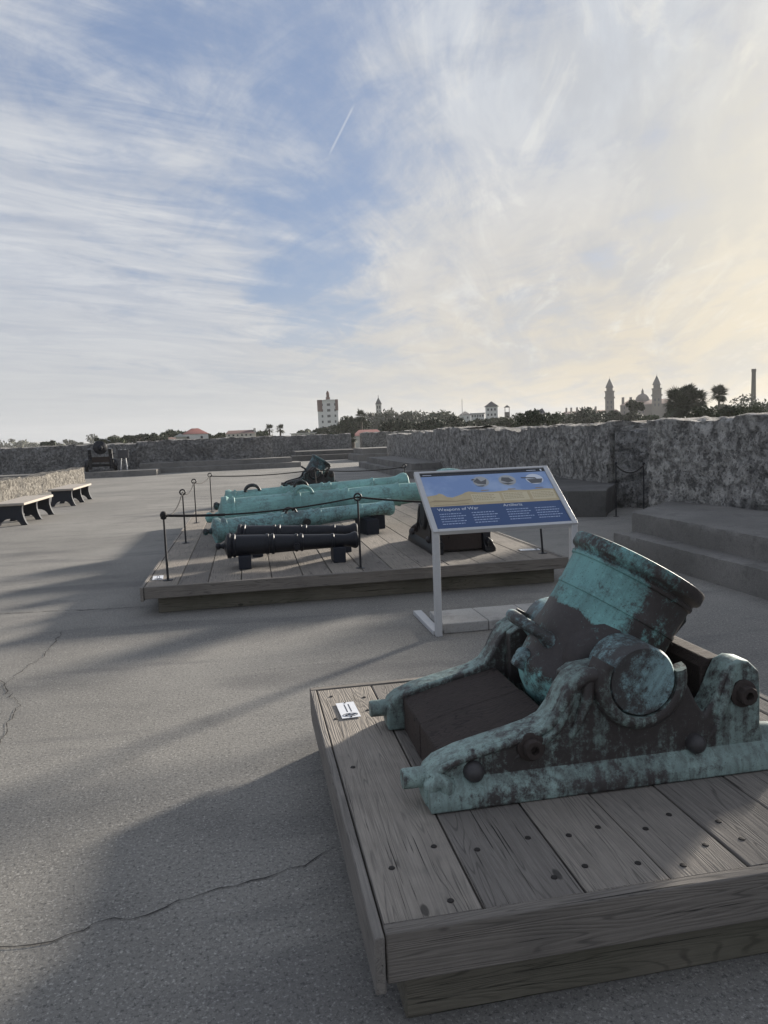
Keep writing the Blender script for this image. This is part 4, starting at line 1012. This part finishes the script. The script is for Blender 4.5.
for px, D, w_, lab in ((62,700,16,'far white house on the left shoreline, nearest the old gun'),(36,760,18,'far white house on the left shoreline, at the middle'),(82,500,14,'far grey roofed house left of the tiny round tree')):
    r, k = bld('shore_house', px, D, lab, 'house'); zT = zt(px,443.6,D); MB().box(-w_/2*k,w_/2*k,0,10,0,zT).build('wall', B_['cream'], r); m = MB(); hip(m,-w_/2*k,w_/2*k,0,10,zT,zt(px,441.8,D),.6,.3*k); m.build('roof', B_['pale'], r)
# low wall with brick coping beyond the right parapet
rough_wall('garden_wall', [(7.8,16.5),(9.1,4.0)], .5, -8, 1.66, B_['brown2'], .3, 'brown coped wall just visible above the near parapet below the round shrubs', .03, .02, 61)

# ------------------------------------------------------------------ old gun at the far left
def old_gun():
    root = thing('carriage_gun', G(-7.15,38.9,.28), TH+R(12), 'black old gun on a tall carriage at the far left, its breech towards the terrace', 'cannon')
    for s in (-1,1):
        MB().prism([(0,.12),(0,.62),(.3,.62),(.3,.85),(.65,.85),(.65,1.1),(1.5,1.15),(1.6,.12)], -.08, .08, Matrix.Translation((s*.50,0,0)) @ Matrix.Rotation(R(90),4,'Z')).build('cheek', M['black'], root, bevel=.02)
        for y in (.3,1.35): MB().lathe([(0,-.07),(.29,-.07),(.30,0),(.29,.07),(0,.07)],20,Matrix.Translation((s*.68,y,.30)) @ Matrix.Rotation(R(90),4,'Y')).build('wheel', M['black'], root)
    MB().box(-.42,.42,.12,.3,.45,.72).build('transom', M['dark_wood_a'], root)
    MB().tube([(-.78,.3,.30),(.78,.3,.30)],.07,10).build('axle', M['black'], root)
    MB().lathe([(0,-.36),(.08,-.33),(.10,-.24),(.06,-.14),(.18,-.08),(.31,.0),(.335,.03),(.335,.10),(.31,.12),(.29,.9),(.31,.92),(.27,1.1),(.22,2.2),(.27,2.3),(.12,2.3),(0,2.2)],28,Matrix.Translation((0,-.25,1.18)) @ Matrix.Rotation(R(-88),4,'X')).build('barrel', M['iron'], root)
    MB().prism([(-.26,.36),(.0,.43),(.26,.36),(.26,.345),(0,.41),(-.26,.345)], -.1, .75, Matrix.Translation((.16,-.1,1.20)) @ Matrix.Rotation(R(14),4,'Y')).build('lit_top_plate', M['white'], root)  # white plate stands in for the sunlit top of the barrel
    return root
old_gun()
def info_post():
    root = thing('small_sign', G(-6.15,39.3,.28), TH, 'small grey stand beside the old gun at the far left', 'sign')
    for x in (-.16,.16): MB().tube([(x,0,0),(x*.7,.05,.55),(x*.6,.08,1.05)],[.035,.03,.03],8).build('leg', M['frame'], root)
    MB().box(-.26,.26,-.02,.02,-.22,.22, Matrix.Translation((0,.0,.82)) @ Matrix.Rotation(R(-20),4,'X')).build('panel', M['bolt'], root)
    return root
info_post()

# ------------------------------------------------------------------ daylight
SUN_AZ, SUN_EL = R(42), R(13.5)
sv = Vector((math.sin(SUN_AZ)*math.cos(SUN_EL), math.cos(SUN_AZ)*math.cos(SUN_EL), math.sin(SUN_EL)))
sl = bpy.data.lights.new('sun', 'SUN'); sl.energy = 5.0; sl.angle = R(5); sl.color = (1.0,.92,.81)
so = bpy.data.objects.new('sun', sl); COL.objects.link(so); so.rotation_mode = 'QUATERNION'; so.rotation_quaternion = sv.to_track_quat('Z','Y')
so.location = (20,20,30)
world = bpy.data.worlds.new('World'); scene.world = world; world.use_nodes = True
wt = world.node_tree; wn = wt.nodes; wl = wt.links
for n in list(wn): wn.remove(n)
out = wn.new('ShaderNodeOutputWorld'); bg = wn.new('ShaderNodeBackground'); wl.new(bg.outputs[0], out.inputs[0])
bg.inputs['Strength'].default_value = 0.063
sky = wn.new('ShaderNodeTexSky'); sky.sky_type = 'NISHITA'; sky.sun_disc = False; sky.sun_elevation = SUN_EL; sky.sun_rotation = SUN_AZ
sky.air_density = 1.0; sky.dust_density = 1.5; sky.ozone_density = 1.5
tc = wn.new('ShaderNodeTexCoord'); DIR = tc.outputs['Generated']
def wm(op, a, b=None, c=None, clamp=False):
    n = wn.new('ShaderNodeMath'); n.operation = op; n.use_clamp = clamp
    for i, v in enumerate((a,b,c)):
        if v is None: continue
        if isinstance(v, bpy.types.NodeSocket): wl.new(v, n.inputs[i])
        else: n.inputs[i].default_value = v
    return n.outputs[0]
def wr(f, a, b, lo=0, hi=1):
    n = wn.new('ShaderNodeMapRange'); n.interpolation_type = 'SMOOTHSTEP'
    n.inputs['From Min'].default_value = a; n.inputs['From Max'].default_value = b; n.inputs['To Min'].default_value = lo; n.inputs['To Max'].default_value = hi
    wl.new(f, n.inputs['Value']); return n.outputs[0]
def wmix(f, a, b, mode='MIX'):
    n = wn.new('ShaderNodeMix'); n.data_type = 'RGBA'; n.blend_type = mode
    if isinstance(f, bpy.types.NodeSocket): wl.new(f, n.inputs[0])
    else: n.inputs[0].default_value = f
    for k, v in ((6,a),(7,b)):
        if isinstance(v, tuple): n.inputs[k].default_value = (*v,1)
        else: wl.new(v, n.inputs[k])
    return n.outputs[2]
def wdot(v):
    n = wn.new('ShaderNodeVectorMath'); n.operation = 'DOT_PRODUCT'; wl.new(DIR, n.inputs[0]); n.inputs[1].default_value = v; return n.outputs['Value']
def lobe(px, py, r_in, r_out):     # a soft round patch of sky about a surveyed bearing
    d = ray(px, py).normalized(); return wr(wdot(d), math.cos(R(r_out)), math.cos(R(r_in)))
sp = wn.new('ShaderNodeSeparateXYZ'); wl.new(DIR, sp.inputs[0])
den = wm('ADD', wm('MAXIMUM', sp.outputs[2], 0.0), .16)
cmb = wn.new('ShaderNodeCombineXYZ'); wl.new(wm('DIVIDE', sp.outputs[0], den), cmb.inputs[0]); wl.new(wm('DIVIDE', sp.outputs[1], den), cmb.inputs[1])
CL = cmb.outputs[0]                # position on a high cloud sheet
def wnoise(scale, rot=0, st=(1,1,1), detail=6, rough=.6, dist=0, loc=(0,0,0)):
    m0 = wn.new('ShaderNodeMapping'); m0.inputs['Rotation'].default_value = (0,0,R(rot)); wl.new(CL, m0.inputs[0])
    mp = wn.new('ShaderNodeMapping'); mp.inputs['Scale'].default_value = st; mp.inputs['Location'].default_value = loc
    wl.new(m0.outputs[0], mp.inputs[0]); n = wn.new('ShaderNodeTexNoise'); n.inputs['Scale'].default_value = scale; n.inputs['Detail'].default_value = detail; n.inputs['Roughness'].default_value = rough; n.inputs['Distortion'].default_value = dist
    wl.new(mp.outputs[0], n.inputs['Vector']); return n.outputs['Fac']
def wmixf(f, a, b): return wm('ADD', wm('MULTIPLY', a, wm('SUBTRACT', 1.0, f)), wm('MULTIPLY', b, f))
east = lobe(640,60,6,34)           # cirrus combed another way towards the sun side
n_big = wnoise(1.1, 0, (1,1,1), 5, .55, .5)
n_cir = wmixf(east, wnoise(1.0, 48, (2.3,.75,1), 9, .62, 1.0), wnoise(1.0, 14, (2.3,.8,1), 9, .62, 1.0, (5,2,0)))
n_fine = wmixf(east, wnoise(3.0, 56, (2.0,.55,1), 9, .68, .8), wnoise(3.0, 8, (1.9,.6,1), 9, .68, .9, (1,7,0)))
n_rip = wnoise(3.4, -35, (1.5,.7,1), 8, .66, .8)
tex = wm('ADD', wm('MULTIPLY', n_big, .80), wm('ADD', wm('MULTIPLY', n_cir, .75), wm('ADD', wm('MULTIPLY', n_fine, .60), wm('MULTIPLY', n_rip, .60))))
cover = wm('ADD', wm('MULTIPLY', wm('SUBTRACT', tex, 1.375), 1.2), .5)
gap = wm('MULTIPLY', lobe(150,70,1,32), .165)
gap = wm('ADD', gap, wm('MULTIPLY', lobe(235,200,1,15), .115))
gap = wm('ADD', gap, wm('MULTIPLY', lobe(310,292,.3,7), .15))
gap = wm('ADD', gap, wm('MULTIPLY', lobe(60,120,1,14), .05))
gap = wm('SUBTRACT', gap, wm('MULTIPLY', lobe(30,350,5,25), .36))
gap = wm('ADD', gap, wm('MULTIPLY', lobe(430,20,1,22), .045))
gap = wm('ADD', gap, wm('MULTIPLY', lobe(560,215,1,10), .10))
gap = wm('SUBTRACT', gap, wm('MULTIPLY', lobe(520,130,1,13), .12))
gap = wm('SUBTRACT', gap, wm('MULTIPLY', lobe(760,330,10,36), .30))
mask = wr(wm('SUBTRACT', cover, gap), .08, .70)
low = wr(sp.outputs[2], .22, .02)
mask = wm('MAXIMUM', mask, low)
sd = wdot(sv)
sunw = wr(sd, .55, 1.0); sunw2 = wr(sd, .90, .998)
back = wr(sd, -.35, .75)           # the sky away from the sun is dimmer
blue = wmix(.7, sky.outputs[0], (1.95,2.6,4.1))
cl = wmix(wr(n_fine,.36,.66), (3.75,4.05,4.6), (4.95,5.12,5.4))
cl = wmix(wm('MULTIPLY', wr(n_cir,.56,.38), .45), cl, (3.3,3.6,4.15))
cl = wmix(wm('MULTIPLY', low, .8), cl, (4.3,4.35,4.35))
warm = wmix(wr(sp.outputs[2], .05, .45), (6.2,5.4,4.1), (5.0,5.3,5.75))
warm = wmix(wm('MULTIPLY', wr(n_cir,.58,.38), .65), warm, (4.1,4.2,4.35))
warm = wmix(wm('MULTIPLY', wr(n_fine,.52,.70), .6), warm, (6.9,6.7,6.2))
warm = wmix(wm('MULTIPLY', wr(n_rip,.55,.35), .35), warm, (3.9,4.1,4.5))
cl = wmix(wm('MULTIPLY', sunw, .85), cl, warm)
cl = wmix(wm('MULTIPLY', sunw2, .5), cl, (8.0,7.2,5.6))
col = wmix(mask, blue, cl)
ca, cb = ray(331,151).normalized(), ray(352,109).normalized(); cn = ca.cross(cb).normalized(); cm = (ca+cb).normalized()
trail = wm('MULTIPLY', wr(wm('ABSOLUTE', wdot(cn)), .0018, .0004), wr(wdot(cm), math.cos(R(1.9)), math.cos(R(1.2))))
col = wmix(wm('MULTIPLY', trail, .35), col, (6.0,6.0,6.1))
dim = wmix(back, (.92,.94,.98), (1,1,1)); col = wmix(1.0, col, dim, 'MULTIPLY')
wl.new(col, bg.inputs['Color'])

scene.view_settings.view_transform = 'Standard'; scene.view_settings.look = 'None'
scene.view_settings.exposure = 1.07; scene.view_settings.gamma = 1

# ------------------------------------------------------------------ evening haze
hm = bpy.data.materials.new('haze'); hm.use_nodes = True; ht = hm.node_tree
for n in list(ht.nodes):
    if n.type != 'OUTPUT_MATERIAL': ht.nodes.remove(n)
hv = ht.nodes.new('ShaderNodeVolumePrincipled'); hv.inputs['Color'].default_value = (.93,.94,.95,1); hv.inputs['Density'].default_value = .0002; hv.inputs['Anisotropy'].default_value = .2
ht.links.new(hv.outputs[0], ht.nodes['Material Output'].inputs['Volume'])
tag(MB().box(-1200,1200,-300,1300,-9.2,36).build('haze', hm, smooth=0), 'thin pale evening haze lying over the town', None, None, 'stuff')
